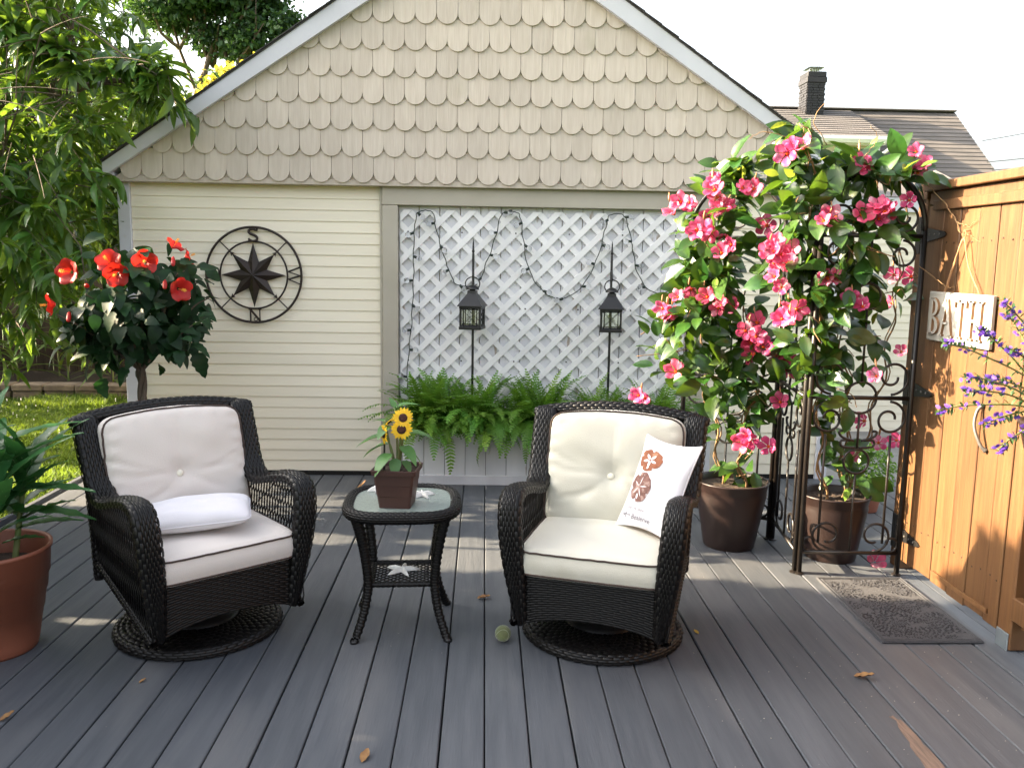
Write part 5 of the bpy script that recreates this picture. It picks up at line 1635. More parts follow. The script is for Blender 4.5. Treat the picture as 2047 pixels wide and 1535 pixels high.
letter([[(.042, H1), (.056, H1), (.016, H0), (.006, H0)], [(.042, H1), (.060, H1), (.104, H0), (.080, H0)], [(.026, -.030), (.076, -.030), (.076, -.020), (.028, -.020)], serif(.010, H0 - .001, .034), serif(.092, H0 - .001, .040)], -.128, 'letter_a')
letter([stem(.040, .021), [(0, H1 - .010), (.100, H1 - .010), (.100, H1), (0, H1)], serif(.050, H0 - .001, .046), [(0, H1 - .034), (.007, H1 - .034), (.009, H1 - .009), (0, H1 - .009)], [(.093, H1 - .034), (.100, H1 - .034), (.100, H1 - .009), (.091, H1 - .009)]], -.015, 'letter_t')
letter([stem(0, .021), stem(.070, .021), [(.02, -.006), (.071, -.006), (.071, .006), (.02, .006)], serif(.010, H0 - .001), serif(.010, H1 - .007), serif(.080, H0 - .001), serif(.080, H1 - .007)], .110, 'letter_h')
tw = MB()
tube(tw, smooth_path([(-.006, .135, .112), (-.012, .07, .235), (-.016, .004, .358), (-.012, -.05, .235), (-.006, -.150, .110)], 5), .0028, 5)
tube(tw, smooth_path([(-.006, .145, .112), (-.014, .075, .235), (-.018, .006, .352)], 5), .0025, 5)
tw.build('hanging_twine', 'twine', SG, True)
m = MB(); a = np.linspace(0, 2 * PI, 14, endpoint=False)
tube(m, np.stack([np.full(14, -.014), .002 + .010 * np.cos(a), .375 + .018 * np.sin(a)], -1), .0022, 5, closed=True)
tube(m, [(-.014, .002, .388), (.010, .002, .392)], .003, 6); m.build('nail_loop', 'twine', SG)

# ------------------------------------------------------------------ iron trellis screen of three hinged arched panels
TR = thing('iron_trellis', 'dark iron folding trellis of arched scrollwork panels carrying the pink vine', 'trellis', (0, 0, 0))
def scroll(c, R, a0, turns, r1=.35, n=44):
    t = np.linspace(0, 1, n); a = a0 + turns * 2 * PI * t; r = R * (1 - (1 - r1) * t)
    return np.stack([c[0] + r * np.cos(a), c[1] + r * np.sin(a)], -1)
def trellis_panel(A, B, name):
    A = np.array(A, float); B = np.array(B, float); W = np.linalg.norm(B - A); u = (B - A) / W
    def to(P):
        P = np.asarray(P, float)
        return np.stack([A[0] + u[0] * P[:, 0], A[1] + u[1] * P[:, 0], P[:, 1]], -1)
    root = tube(MB(), to([(.0, 0), (.0, 1.72)]), .0135, 8).build('post', 'arbor_metal', TR, True)
    tube(MB(), to([(W, 0), (W, 1.72)]), .0135, 8).build('post', 'arbor_metal', TR, True)
    for x in (0, W):
        m = MB(); p = to([(x, 0)])[0]; lathe(m, [(0, 0), (.024, 0), (.024, .006), (.012, .012)], 12, (p[0], p[1], 0)); m.build('foot_plate', 'arbor_metal', TR)
    a = np.linspace(PI, 0, 30)
    tube(MB(), to(np.stack([W / 2 + W / 2 * np.cos(a), 1.715 + .285 * np.sin(a)], -1)), .0135, 8).build('arch', 'arbor_metal', TR, True)
    for z in (.115, .905, 1.69):
        tube(MB(), to([(0, z), (W, z)]), .0105, 8).build('cross_bar', 'arbor_metal', TR, True)
    c = W / 2
    m = MB(); r = .0066
    a = np.linspace(0, 2 * PI, 32, endpoint=False)
    def circ(cx, cz, R): tube(m, to(np.stack([cx + R * np.cos(a), cz + R * np.sin(a)], -1)), r, 6, closed=True)
    circ(c, .905, .078); circ(c, .585, .062); circ(c, 1.40, .062); circ(c, 1.80, .055)
    for (z0, z1) in ((.115, .525), (.645, .825), (.985, 1.34), (1.46, 1.69)):
        tube(m, to([(c, z0), (c, z1)]), .0062, 6)
    for s in (-1, 1):
        # S-scrolls above and below the middle bar
        for (zz, sg) in ((.905 + .105, 1), (.905 - .105, -1), (1.69 - .09, -1), (1.69 + .09, 1)):
            x0 = c + s * (W / 2 - .098)
            P = scroll((x0 + s * 0, zz), .088 if abs(zz - .905) < .2 else .070, PI / 2 * (-sg) if s > 0 else PI / 2 * (-sg), s * sg * 1.25, .30)
            tube(m, to(P), r, 6)
        # tall C scrolls at the foot
        P = scroll((c + s * .118, .205), .085, -PI / 2, s * -1.05 * -1, .40); tube(m, to(P), r, 6)
        P = scroll((c + s * (W / 2 - .045), .165), .045, -PI / 2 + (0 if s > 0 else 0), s * .8, .35); tube(m, to(P), r, 6)
        tube(m, to([(c + s * (W / 2 - .085), .165), (c + s * (W / 2 - .085), .72)]), r, 6)
        tube(m, to(smooth_path(np.array([(c + s * .018, .69, 0), (c + s * .06, .70, 0), (c + s * .085, .715, 0), (c + s * .092, .735, 0), (c + s * .07, .74, 0)]), 4)[:, :2]), r, 6)
        tube(m, to(smooth_path(np.array([(c + s * .010, .655, 0), (c + s * .05, .655, 0), (c + s * .080, .665, 0), (c + s * .078, .69, 0), (c + s * .03, .692, 0)]), 4)[:, :2]), r, 6)
    m.build('scrollwork', 'arbor_metal', TR, True)
trellis_panel((1.180, 4.975), (1.628, 4.665), 'left')
trellis_panel((1.645, 4.645), (1.588, 4.135), 'middle')
trellis_panel((1.606, 4.118), (2.098, 4.100), 'right')
for z in (.35, .9, 1.5):
    m = MB(); tube(m, [(1.628, 4.665, z), (1.645, 4.645, z)], .008, 6); tube(m, [(1.588, 4.135, z), (1.606, 4.118, z)], .008, 6); m.build('hinge_clip', 'arbor_metal', TR)

# ------------------------------------------------------------------ pots
def pot_profile(rt, rb, h, lip=.014):
    return [(0, 0), (rb * .97, 0), (rb, .008), (rb + (rt - rb) * .80, h * .80), (rt - lip, h * .86), (rt - lip + .001, h * .865), (rt - .004, h * .97), (rt, h * .985), (rt, h), (rt - .008, h + .002), (rt - .014, h * .98), (rt - .02, h * .86)]
def soil_disc(R, z, parent):
    m = MB(); V = [(0, 0, z)]; na = 26
    for i, rr in enumerate((.33, .66, 1.0)):
        for k in range(na):
            a = 2 * PI * k / na; V.append((R * rr * math.cos(a), R * rr * math.sin(a), z + (RNG.uniform(-.008, .008) if rr < 1 else 0)))
    F = [[0, 1 + k, 1 + (k + 1) % na] for k in range(na)]
    for l in range(2): F += [[1 + l * na + k, 1 + (l + 1) * na + k, 1 + (l + 1) * na + (k + 1) % na, 1 + l * na + (k + 1) % na] for k in range(na)]
    m.add(V, F); m.build('soil', 'soil', parent)

# ------------------------------------------------------------------ mandevilla
def flower5(R, cup, ruffle, name, matn, n=7, wide=1.0):
    """five broad overlapping petals round a funnel; axis +z"""
    me_parts = MB()
    for k in range(5):
        a0 = k * 2 * PI / 5
        V = []
        for i in range(n):
            t = i / (n - 1)
            r = R * (.12 + .88 * t)
            half = (.34 + .25 * math.sin(PI * min(1, t * .60 + .1))) * (1 if t < .97 else .80) * wide
            for j in range(5):
                q = (j - 2) / 2
                a = a0 + half * q + .10 * t
                rr = r * (1 - .13 * q * q * t)
                z = cup * (-(1 - t) ** 2) + .12 * R * t * t * math.sin(1.5 + q * 2) * 1.0 + ruffle * R * math.sin(q * 4 + k) * t ** 2 + .03 * R * q * t
                V.append((rr * math.cos(a), rr * math.sin(a), z))
        f = grid_faces(n, 5)
        me_parts.add(V, f)
    me = me_parts.mesh(name, True); me.materials.append(MATS[matn])
    return me
FL = [flower5(.054, .036, .08, 'blossom', 'pink'), flower5(.049, .034, .13, 'blossom', 'pink'), flower5(.057, .038, .10, 'blossom', 'pink')]
tm = MB(); lathe(tm, [(.0065, -.020), (.009, -.032), (.005, -.040), (0, -.041)], 10); lathe(tm, [(.0045, -.030), (.0035, -.022), (0, -.020)], 8)
throat = tm.mesh('throat', True); throat.materials.append(MATS['pink_throat'])
bud_m = MB(); tube(bud_m, [(0, 0, 0), (0, 0, .012), (.001, 0, .028), (.002, 0, .046), (.002, 0, .054)], [.0025, .0055, .0060, .0035, .0006], 7)
bud_me = bud_m.mesh('bud', True); bud_me.materials.append(MATS['bud'])
MLV = []
for (L_, W_, dr, mt) in ((.145, .078, .22, 'mand_leaf'), (.130, .080, .42, 'mand_leaf'), (.155, .084, .12, 'mand_leaf'), (.085, .038, .2, 'mand_young')):
    t = np.linspace(0, 1, 10); V = []
    w = W_ / 2 * np.sin(PI * t ** .85) ** .8; w[0] = .002; w[-1] = .0008
    for i in range(10):
        crimp = .0022 * (-1) ** i
        zz = -dr * L_ * t[i] ** 2
        V += [(L_ * t[i], w[i], zz + .22 * w[i] + crimp * .4), (L_ * t[i], w[i] * .5, zz + .14 * w[i] + crimp), (L_ * t[i], 0, zz), (L_ * t[i], -w[i] * .5, zz + .14 * w[i] + crimp), (L_ * t[i], -w[i], zz + .22 * w[i] + crimp * .4)]
    me = fast_mesh('leaf', np.array(V), grid_faces(10, 5)); me.materials.append(MATS[mt]); MLV.append(me)
B1 = [(0.969, 4.358, 1.858), (1.031, 4.407, 1.843), (1.112, 4.259, 1.957), (1.139, 4.297, 1.862), (1.206, 4.3, 1.839), (1.247, 4.21, 1.92), (1.289, 4.202, 1.913), (1.103, 4.334, 1.773), (1.059, 4.241, 1.72), (1.097, 4.237, 1.689), (1.206, 4.359, 1.669), (1.209, 4.275, 1.638), (1.403, 4.334, 1.741), (0.968, 4.396, 1.293), (0.908, 4.422, 1.308), (0.971, 4.344, 1.385), (1.068, 4.422, 1.396), (1.118, 4.339, 1.387), (1.181, 4.284, 1.353), (1.243, 4.319, 1.339), (0.993, 4.427, 0.996), (0.783, 4.33, 0.871), (0.841, 4.441, 0.832), (1.367, 4.295, 1.267), (1.305, 4.248, 1.219), (1.355, 4.205, 1.198), (1.362, 4.338, 1.135), (1.414, 4.276, 1.142), (1.345, 4.315, 1.086), (1.495, 4.341, 1.098), (1.539, 4.314, 1.076), (1.599, 4.347, 1.055), (1.334, 4.263, 0.68), (1.335, 4.328, 0.627), (1.369, 4.271, 0.648), (1.483, 4.35, 0.61), (1.531, 4.341, 0.851)]
B2 = [(1.33, 3.932, 1.657), (1.293, 3.936, 1.611), (1.354, 3.946, 1.601), (1.431, 4.036, 1.626), (1.343, 3.972, 1.555), (1.402, 3.995, 1.563), (1.545, 3.956, 1.758), (1.603, 3.981, 1.742), (1.8, 3.966, 1.836), (1.846, 3.962, 1.814), (1.828, 3.99, 1.769), (1.719, 3.99, 2.027), (1.986, 4.029, 2.081), (2.012, 4.002, 2.023), (2.0, 4.031, 1.992), (1.967, 4.023, 1.854), (1.431, 4.039, 1.345), (1.392, 4.001, 1.299), (1.418, 3.94, 1.292), (1.602, 4.023, 1.489), (1.659, 4.036, 1.497), (1.751, 4.029, 1.385), (1.768, 3.988, 1.369), (1.389, 4.006, 1.447), (1.836, 3.945, 1.039), (1.396, 4.02, 2.091), (1.431, 3.989, 2.097)]
B3 = [(2.139, 4.474, 1.501), (2.215, 4.448, 1.497), (2.159, 4.542, 1.354), (2.254, 4.559, 1.098), (2.127, 4.451, 0.608), (2.255, 4.536, 0.605), (1.984, 4.489, 0.515), (2.017, 4.458, 0.728)]
V1 = [(1.175, 4.42, 1.69, 0.197, 0.16, 0.315, 60), (1.29, 4.42, 1.967, 0.158, 0.14, 0.131, 30), (1.126, 4.45, 1.252, 0.172, 0.16, 0.185, 45), (1.169, 4.45, 1.461, 0.185, 0.16, 0.159, 35), (1.38, 4.4, 1.155, 0.196, 0.15, 0.196, 45), (1.259, 4.5, 0.984, 0.227, 0.14, 0.161, 35), (1.43, 4.5, 0.824, 0.161, 0.14, 0.161, 20), (1.336, 4.52, 0.655, 0.121, 0.1, 0.134, 14), (1.411, 4.55, 0.44, 0.135, 0.1, 0.068, 8), (0.964, 4.65, 1.072, 0.111, 0.1, 0.166, 10)]
V2 = [(1.495, 4.15, 2.017, 0.173, 0.14, 0.148, 42), (1.765, 4.1, 1.994, 0.219, 0.13, 0.098, 36), (1.935, 4.05, 1.969, 0.12, 0.1, 0.084, 16), (1.548, 4.12, 1.782, 0.172, 0.14, 0.172, 40), (1.808, 4.1, 1.739, 0.146, 0.13, 0.171, 24), (1.516, 4.12, 1.522, 0.184, 0.14, 0.172, 40), (1.764, 4.12, 1.478, 0.147, 0.14, 0.147, 24), (1.634, 4.12, 1.234, 0.184, 0.14, 0.172, 36), (1.917, 4.2, 1.231, 0.112, 0.12, 0.15, 8), (1.612, 4.15, 0.984, 0.123, 0.12, 0.173, 18), (1.802, 4.2, 1.08, 0.15, 0.12, 0.1, 10), (1.801, 4.05, 0.902, 0.072, 0.05, 0.072, 2), (1.813, 4.35, 0.694, 0.129, 0.1, 0.155, 12), (1.942, 4.36, 0.45, 0.13, 0.1, 0.078, 8), (1.926, 4.08, 1.67, 0.073, 0.1, 0.146, 6), (2.101, 4.3, 1.428, 0.051, 0.1, 0.102, 4), (1.445, 4.1, 2.148, 0.073, 0.08, 0.073, 10)]
def mandevilla(label, loc, rt, rb, h, blobs, blooms, vines, seed, face):
    T = thing('potted_mandevilla', label, 'potted plant', loc, 0, 'potted pink mandevilla vines')
    o = np.array(loc); r = np.random.default_rng(seed); rr = random.Random(seed)
    m = MB(); lathe(m, pot_profile(rt, rb, h), 40); m.build('pot', 'pot_brown', T, True)
    soil_disc(rt - .02, h * .90, T)
    vm = MB()
    allp = []
    for v in vines:
        P = smooth_path(np.array(v) - o, 8)
        P += np.stack([.018 * np.sin(np.arange(len(P)) * .9), .018 * np.cos(np.arange(len(P)) * .9), 0 * P[:, 0]], -1)
        tube(vm, P, np.linspace(.0065, .003, len(P)), 6)
        allp.append(P)
        P2 = P + np.stack([.016 * np.cos(np.arange(len(P)) * .7), .016 * np.sin(np.arange(len(P)) * .7), 0 * P[:, 0]], -1)
        tube(vm, P2, np.linspace(.005, .002, len(P)), 5)
    for b in blobs:
        for k in range(3):
            q = np.array(b[:3]) - o + r.normal(0, .5, 3) * np.array(b[3:6])
            j = np.concatenate(allp); q0 = j[np.argmin(np.linalg.norm(j - q, axis=1))]
            tube(vm, smooth_path([q0, (q0 + q) / 2 + r.normal(0, .04, 3), q], 5), .0024, 5)
    vm.build('vine_stem', 'stem_tan', T, True)
    for b in blobs:
        for k in range(int(b[6] * .88)):
            u = r.normal(size=3); u /= np.linalg.norm(u); u *= r.uniform(.35, 1.0) ** .5
            p = np.array(b[:3]) + u * np.array(b[3:6]) - o
            young = (b[2] > 1.9 and r.uniform() < .45) or r.uniform() < .07
            d = u * np.array([1.0, 1.0, .5]) + r.normal(0, .5, 3) + np.array([0, 0, -.15])
            up = np.array([-.35, -.55, .75]) + r.normal(0, .45, 3)
            obj('leaf', MLV[3] if young else MLV[int(r.integers(0, 3))], None, T, mtx=mtx(p, basis(d, up), r.uniform(.65, 1.12)))
    Vi, Fi = leaf_shape(.135, .076, 6, .2, .3, .85, .8)
    im, il = [], []
    for b in blobs:
        for k in range(int(b[6] * 1.05)):
            u = r.normal(size=3); u /= np.linalg.norm(u); u *= r.uniform(.0, .85)
            im.append(basis(u + r.normal(0, .6, 3), np.array([-.3, -.3, .8]) + r.normal(0, .5, 3)) * r.uniform(.6, 1.05)); il.append(np.array(b[:3]) + u * np.array(b[3:6]) - o + np.array([0, .04, 0]))
    tag(scatter_mesh('inner_foliage', Vi, Fi, np.array(im), np.array(il), 'mand_leaf', T), kind='stuff')
    rb_ = random.Random(seed + 2)
    blooms = list(blooms) + [(p[0] + rb_.uniform(-.055, .055), p[1] + rb_.uniform(-.02, .05), p[2] + rb_.uniform(-.05, .055)) for p in blooms if rb_.random() < .55 and p[2] > .9 and p[0] < 2.05]
    for i, p in enumerate(blooms):
        nrm = np.array(face) + r.normal(0, .33, 3); nrm /= np.linalg.norm(nrm)
        f = obj('blossom', FL[i % 3], None, T, mtx=mtx(np.array(p) - o, basis(np.cross(nrm, r.normal(size=3)), nrm), r.uniform(.70, 1.08)))
        obj('throat', throat, None, f)
        if r.uniform() < .35:
            obj('bud', bud_me, None, T, mtx=mtx(np.array(p) - o + np.array([r.uniform(-.02, .02), .0, .04]), basis((1, 0, 0), (r.normal(0, .6), r.normal(0, .5), 1)), r.uniform(.6, 1.05)))
    return T, vm
mandevilla('pink flowering vine in a brown pot close behind the right armchair', (1.372, 4.565, 0), .202, .140, .370, V1, B1,
           [[(1.33, 4.60, .30), (1.30, 4.66, .60), (1.24, 4.75, .95), (1.22, 4.72, 1.35), (1.24, 4.66, 1.75), (1.33, 4.60, 2.02)],
            [(1.44, 4.54, .30), (1.40, 4.52, .55), (1.45, 4.52, .85), (1.42, 4.50, 1.15), (1.30, 4.48, 1.45)]], 5, (-.55, -.80, .20))
MD2, _ = mandevilla('pink flowering vine in a brown pot behind the iron trellis beside the gate', (1.868, 4.375, 0), .186, .130, .352, V2, B2 + B3,
           [[(1.82, 4.36, .28), (1.76, 4.34, .60), (1.70, 4.25, .95), (1.64, 4.18, 1.30), (1.58, 4.15, 1.70), (1.52, 4.12, 2.10), (1.47, 4.08, 2.20)],
            [(1.92, 4.40, .28), (1.92, 4.42, .60), (1.86, 4.30, .95), (1.76, 4.22, 1.30), (1.78, 4.16, 1.70), (1.84, 4.10, 2.00)],
            [(1.92, 4.40, .30), (2.05, 4.48, .60), (2.12, 4.46, .95), (2.13, 4.42, 1.30), (2.12, 4.36, 1.6), (2.06, 4.25, 1.9)]], 9, (-.45, -.85, .22))
# loose tendrils reaching onto the gate and up into the sky
o_ = np.array([1.868, 4.375, 0])
for path in ([(1.58, 4.05, 2.10), (1.50, 4.02, 2.20), (1.54, 4.0, 2.28), (1.60, 3.98, 2.34)], [(2.02, 4.05, 1.95), (2.10, 3.98, 1.86), (2.135, 3.90, 1.76), (2.14, 3.82, 1.73), (2.14, 3.74, 1.75), (2.135, 3.70, 1.80)], [(2.135, 3.90, 1.76), (2.14, 3.86, 1.70), (2.138, 3.80, 1.69), (2.14, 3.70, 1.66)],
             [(2.06, 4.05, 1.55), (2.10, 3.98, 1.50), (2.125, 3.92, 1.46), (2.13, 3.86, 1.455)], [(1.46, 4.1, 2.12), (1.30, 4.12, 2.16), (1.24, 4.14, 2.13)], [(1.72, 4.0, 2.02), (1.78, 3.98, 2.12), (1.74, 3.97, 2.18)]):
    P = smooth_path(np.array(path) - o_, 7); P += RNG.normal(0, .0025, P.shape)
    tube(MB(), P, np.linspace(.0022, .0011, len(P)), 5).build('tendril', 'stem_tan', MD2, True)

# fallen blossom and leaves on the deck
o = obj('fallen_blossom', FL[0], None, None, mtx=mtx((2.06, 4.235, .033), basis((1, .2, .3), (-.5, -.8, .5)), 1.0)); tag(o, 'wilted pink blossom fallen on the deck at the trellis foot', 'flower')
def fallen(label, loc, rz, matn, s=1.0, curl=.35):
    V, F = leaf_shape(.062, .030, 7, .55, -curl, .8, .8, wave=.08)
    V = np.asarray(V) + [0, 0, .003]
    F = np.asarray(F)
    k = len(V)
    F2 = np.concatenate([F, F[:, ::-1] + k])
    V2 = np.concatenate([V, V - [0, 0, .0012]])
    me = fast_mesh('fallen_leaf', V2, F2); 
    o = obj('fallen_leaf', me, matn, None, loc=loc, rot=(0, 0, rz), scale=s); tag(o, label, 'leaf', 'fallen leaves on the deck')
fallen('curled tan fallen leaf on the open deck below the doormat', (1.42, 3.03, .001), -.45, 'dry_leaf', 1.15)
fallen('small brown fallen leaf on the deck between table and right armchair', (-.02, 3.775, .001), .1, 'dry_leaf', 1.0, .2)
fallen('brown fallen leaf on the deck at the bottom centre of the photo', (-.365, 2.475, .001), 1.35, 'dry_leaf', .95, .2)
fallen('brown fallen leaf on the deck at the left photo edge', (-1.60, 2.72, .001), 1.0, 'dry_leaf', .8, .3)
fallen('dark brown fallen leaf on the deck close to the garage wall', (-.86, 5.62, .001), .4, 'dry_leaf', 1.3, .8)
fallen('yellow fallen leaf on the deck beside the right armchair base', (.915, 3.40, .001), 1.9, 'yellow_leaf', .55, .2)
fallen('tiny tan fallen leaf on the deck near the left armchair base', (-1.245, 2.98, .001), .9, 'dry_leaf', .45, .3)
deb = MB(); r = np.random.default_rng(77)
for k in range(150):
    x, y = r.uniform(.7, 2.1), r.uniform(2.3, 3.4)
    if r.uniform() < .35: x, y = r.uniform(-1.6, 2.1), r.uniform(2.2, 5.6)
    s = r.uniform(.0012, .0035); a = r.uniform(0, 6)
    V = [(x + s * math.cos(a + t), y + s * math.sin(a + t) * .7, .0022 + s * .4 * (t == 0)) for t in (0, 2.1, 4.2)] + [(x, y, .0022 + s)]
    deb.add(V, [[0, 1, 3], [1, 2, 3], [2, 0, 3], [2, 1, 0]])
tag(deb.build('deck_debris', 'sign_letter'), 'tiny pale crumbs and petals scattered on the deck boards', 'debris', kind='stuff')

# ------------------------------------------------------------------ doormat
DM = thing('doormat', 'grey rectangular doormat with round raised pattern before the gate', 'doormat', (1.875, 3.672, .003), 0)
cbox(MB(), -.215, .215, -.362, .362, 0, .008, .003).build('base', 'doormat', DM)
m = MB()
for (a0, a1, b0, b1) in ((-.213, .213, -.360, -.352), (-.213, .213, .352, .360), (-.213, -.205, -.352, .352), (.205, .213, -.352, .352), (-.198, .198, -.345, -.339), (-.198, .198, .339, .345), (-.198, -.192, -.339, .339), (.192, .198, -.339, .339)):
    cbox(m, a0, a1, b0, b1, .0075, .0115, .0015)
m.build('border', 'doormat', DM)
m = MB(); r = np.random.default_rng(4)
med = [(.0, .02, .125), (-.16, .20, .10), (.15, .24, .11), (-.14, -.19, .12), (.16, -.17, .105), (.02, -.33, .11), (0, .30, .06), (.02, -.14, .035), (-.18, .02, .04), (.17, .04, .045)]
for (cx, cy, R) in med:
    nr = int(R / .011)
    for i in range(1, nr + 1):
        rad = i * R / nr; n = max(5, int(rad * 2 * PI / .018))
        for k in range(n):
            a = 2 * PI * (k + .5 * (i % 2)) / n + r.uniform(-.1, .1)
            x, y = cx + rad * math.cos(a), cy + rad * math.sin(a)
            if abs(x) > .186 or abs(y) > .332: continue
            t = a + PI / 2 + r.normal(0, .6); l = r.uniform(.004, .008); w = .0022
            ca, sa = math.cos(t), math.sin(t)
            V = [(x - l * ca + w * sa, y - l * sa - w * ca, .0078), (x + l * ca + w * sa, y + l * sa - w * ca, .0078), (x + l * ca - w * sa, y + l * sa + w * ca, .0078), (x - l * ca - w * sa, y - l * sa + w * ca, .0078),
                 (x - l * ca * .7, y - l * sa * .7, .0115), (x + l * ca * .7, y + l * sa * .7, .0115)]
            m.add(V, [[0, 1, 5, 4], [2, 3, 4, 5], [1, 2, 5], [3, 0, 4]])
tag(m.build('raised_pattern', 'mat_relief', DM), kind='stuff')

# ------------------------------------------------------------------ hibiscus standard
HB = thing('hibiscus_tree', 'braided trunk hibiscus tree with red flowers behind the left armchair', 'potted plant', (-2.006, 5.05, 0))
HB.scale = (1.093, 1.093, 1.093)
ho = np.array([-1.835, 4.62, 0])
m = MB(); lathe(m, pot_profile(.17, .12, .20), 36); m.build('pot', 'terracotta', HB, True)
soil_disc(.15, .17, HB)
m = MB()
zz = np.linspace(.25, .97, 44)
for k in range(3):
    ph = zz * 15 + k * 2 * PI / 3
    tube(m, np.stack([.0135 * np.cos(ph), .0135 * np.sin(ph), zz], -1), .0130, 8)
r = np.random.default_rng(12)
tips = []
for k in range(16):
    a = k * 2.4; e_ = r.uniform(.25, 1.2); L = r.uniform(.35, .50)
    tip = np.array([math.cos(a) * math.cos(e_) * .42, math.sin(a) * math.cos(e_) * .36, 1.08 + L * math.sin(e_) * 1.05])
    P = smooth_path([(0, 0, .93), (tip[0] * .35, tip[1] * .35, 1.02 + .1 * math.sin(e_)), tuple(tip * [.75, .75, 1] - [0, 0, .06]), tuple(tip)], 5)
    tube(m, P, np.linspace(.009, .003, len(P)), 6); tips.append(P)
for d in ((-.36, 0, 1.02), (-.20, -.1, .98), (.30, -.05, 1.03), (-.10, .1, 1.0)):
    P = smooth_path([(0, 0, .92), (d[0] * .5, d[1] * .5, d[2] + .04), d], 5); tube(m, P, np.linspace(.006, .002, len(P)), 5); tips.append(P)
m.build('trunk', 'bark', HB, True)
HLV = []
for i in range(3):
    V, F = leaf_shape(.085 + .012 * i, .062 + .006 * i, 9, .18, .35 + .15 * i, .68, .75)
    V = np.array(V); V[2::3, 1] *= 1 + .10 * (-1) ** np.arange(10); V[0::3, 1] *= 1 + .10 * (-1) ** np.arange(10)     # toothed margin
    me = fast_mesh('leaf', V, F, True); me.materials.append(MATS['hib_leaf']); HLV.append(me)
for k in range(295):
    P = tips[int(r.integers(0, len(tips)))]
    i = int(r.uniform(.35, 1) * (len(P) - 1)); p = P[i] + r.normal(0, .045, 3)
    if p[2] < 1.02 and k % 4: p[2] += .16
    d = np.array([p[0], p[1], -.05]) * 2 + r.normal(0, .4, 3) + np.array([0, 0, -.25])
    obj('leaf', HLV[k % 3], None, HB, mtx=mtx(p, basis(d, np.array([p[0], p[1] - .25, .7]) + r.normal(0, .25, 3)), r.uniform(.7, 1.2)))
hm_, hl_ = [], []
for k in range(260):
    P = tips[int(r.integers(0, len(tips)))]
    i = int(r.uniform(.45, 1) * (len(P) - 1)); p = P[i] * np.array([.92, .92, 1]) + r.normal(0, .06, 3)
    d = np.array([p[0], p[1], -.05]) * 2 + r.normal(0, .5, 3) + np.array([0, 0, -.25])
    p[2] = max(p[2], 1.05 + .1 * (k % 5) * .3)
    hm_.append(basis(d, np.array([p[0], p[1] - .25, .7]) + r.normal(0, .25, 3)) * r.uniform(.75, 1.25)); hl_.append(p)
Vh, Fh = leaf_shape(.095, .070, 6, .18, .4, .68, .75)
tag(scatter_mesh('inner_foliage', Vh, Fh, np.array(hm_), np.array(hl_), 'hib_leaf', HB), kind='stuff')
HFm = flower5(.078, .036, .07, 'blossom', 'hib_red', 9, 1.30)
st = MB(); tube(st, smooth_path([(0, 0, -.03), (.002, 0, .02), (.008, 0, .05)], 5), .0022, 6)
for k in range(26):
    a = k * 2.4; z_ = .02 + .034 * k / 26; p = np.array([.0035 + .008 * math.cos(a), .008 * math.sin(a), z_])
    tube(st, [(.003, 0, z_), p], .0011, 4); tube(st, [p, p + [0, 0, .0025]], .0022, 5)
stm = st.mesh('stamen'); stm.materials.append(MATS['hib_yellow'])
for (x, y, z, s, f) in ((-2.083, 4.38, 1.455, 1.0, (-.25, -.95, .1)), (-1.87, 4.36, 1.512, .95, (.05, -.85, .45)), (-1.82, 4.33, 1.445, .95, (.15, -.95, -.1)), (-1.69, 4.36, 1.508, .95, (.35, -.9, .1)), (-1.545, 4.44, 1.372, .95, (.75, -.65, -.1)), (-2.20, 4.42, 1.288, .90, (-.95, -.3, -.1)), (-1.63, 4.62, 1.60, .8, (.55, -.1, .7)), (-1.56, 4.62, 1.54, .7, (.75, .2, .3))):
    fo = obj('blossom', HFm, None, HB, mtx=mtx(np.array([x, y, z]) - ho, basis(np.cross(f, (0.3, .2, 1)), f), s * .88))
    obj('stamen', stm, None, fo)
hb = MB(); tube(hb, [(0, 0, -.01), (0, 0, .005), (.002, 0, .03), (.004, 0, .055), (.004, 0, .066)], [.004, .010, .013, .011, .002], 8); hbm = hb.mesh('bud', True); hbm.materials.append(MATS['hib_red'])
for (x, y, z, f) in ((-1.975, 4.36, 1.385, (.3, -.8, .1)), (-2.075, 4.36, 1.25, (.1, -.6, -.6)), (-1.61, 4.40, 1.415, (.5, -.5, -.5)), (-1.60, 4.5, 1.53, (.6, -.2, -.3))):
    obj('bud', hbm, None, HB, mtx=mtx(np.array([x, y, z]) - ho, basis((1, .2, 0), f), .9))

for _c in list(HB.children):
    if _c.name.split('.')[0] not in ('pot', 'soil'): _c.location.z -= .132
# ------------------------------------------------------------------ speckled leaf plant in a terracotta pot, left edge
DP = thing('potted_foliage_plant', 'terracotta pot with a tall speckled green foliage plant at the left edge', 'potted plant', (-1.915, 3.265, 0))
m = MB(); lathe(m, [(0, 0), (.145, 0), (.152, .012), (.158, .04), (.178, .16), (.181, .161), (.192, .235), (.196, .236), (.203, .30), (.208, .302), (.215, .40), (.222, .405), (.222, .418), (.214, .420), (.207, .41), (.200, .33), (.198, .31)], 48)
m.build('pot', 'terracotta', DP, True); soil_disc(.196, .325, DP)
DLV = []
for i in range(3):
    V, F = leaf_shape(.30 + .04 * i, .090 + .010 * i, 12, .28, .22 + .18 * i, .72, .75, wave=.05)
    me = fast_mesh('leaf', V, F); me.materials.append(MATS['draco_leaf']); DLV.append(me)
r = np.random.default_rng(17)
canes = [((0, 0), .56, (.02, -.01)), ((.07, .04), .42, (.05, .05)), ((-.08, -.03), .52, (-.08, -.04)), ((.03, -.05), .36, (.06, -.06))]
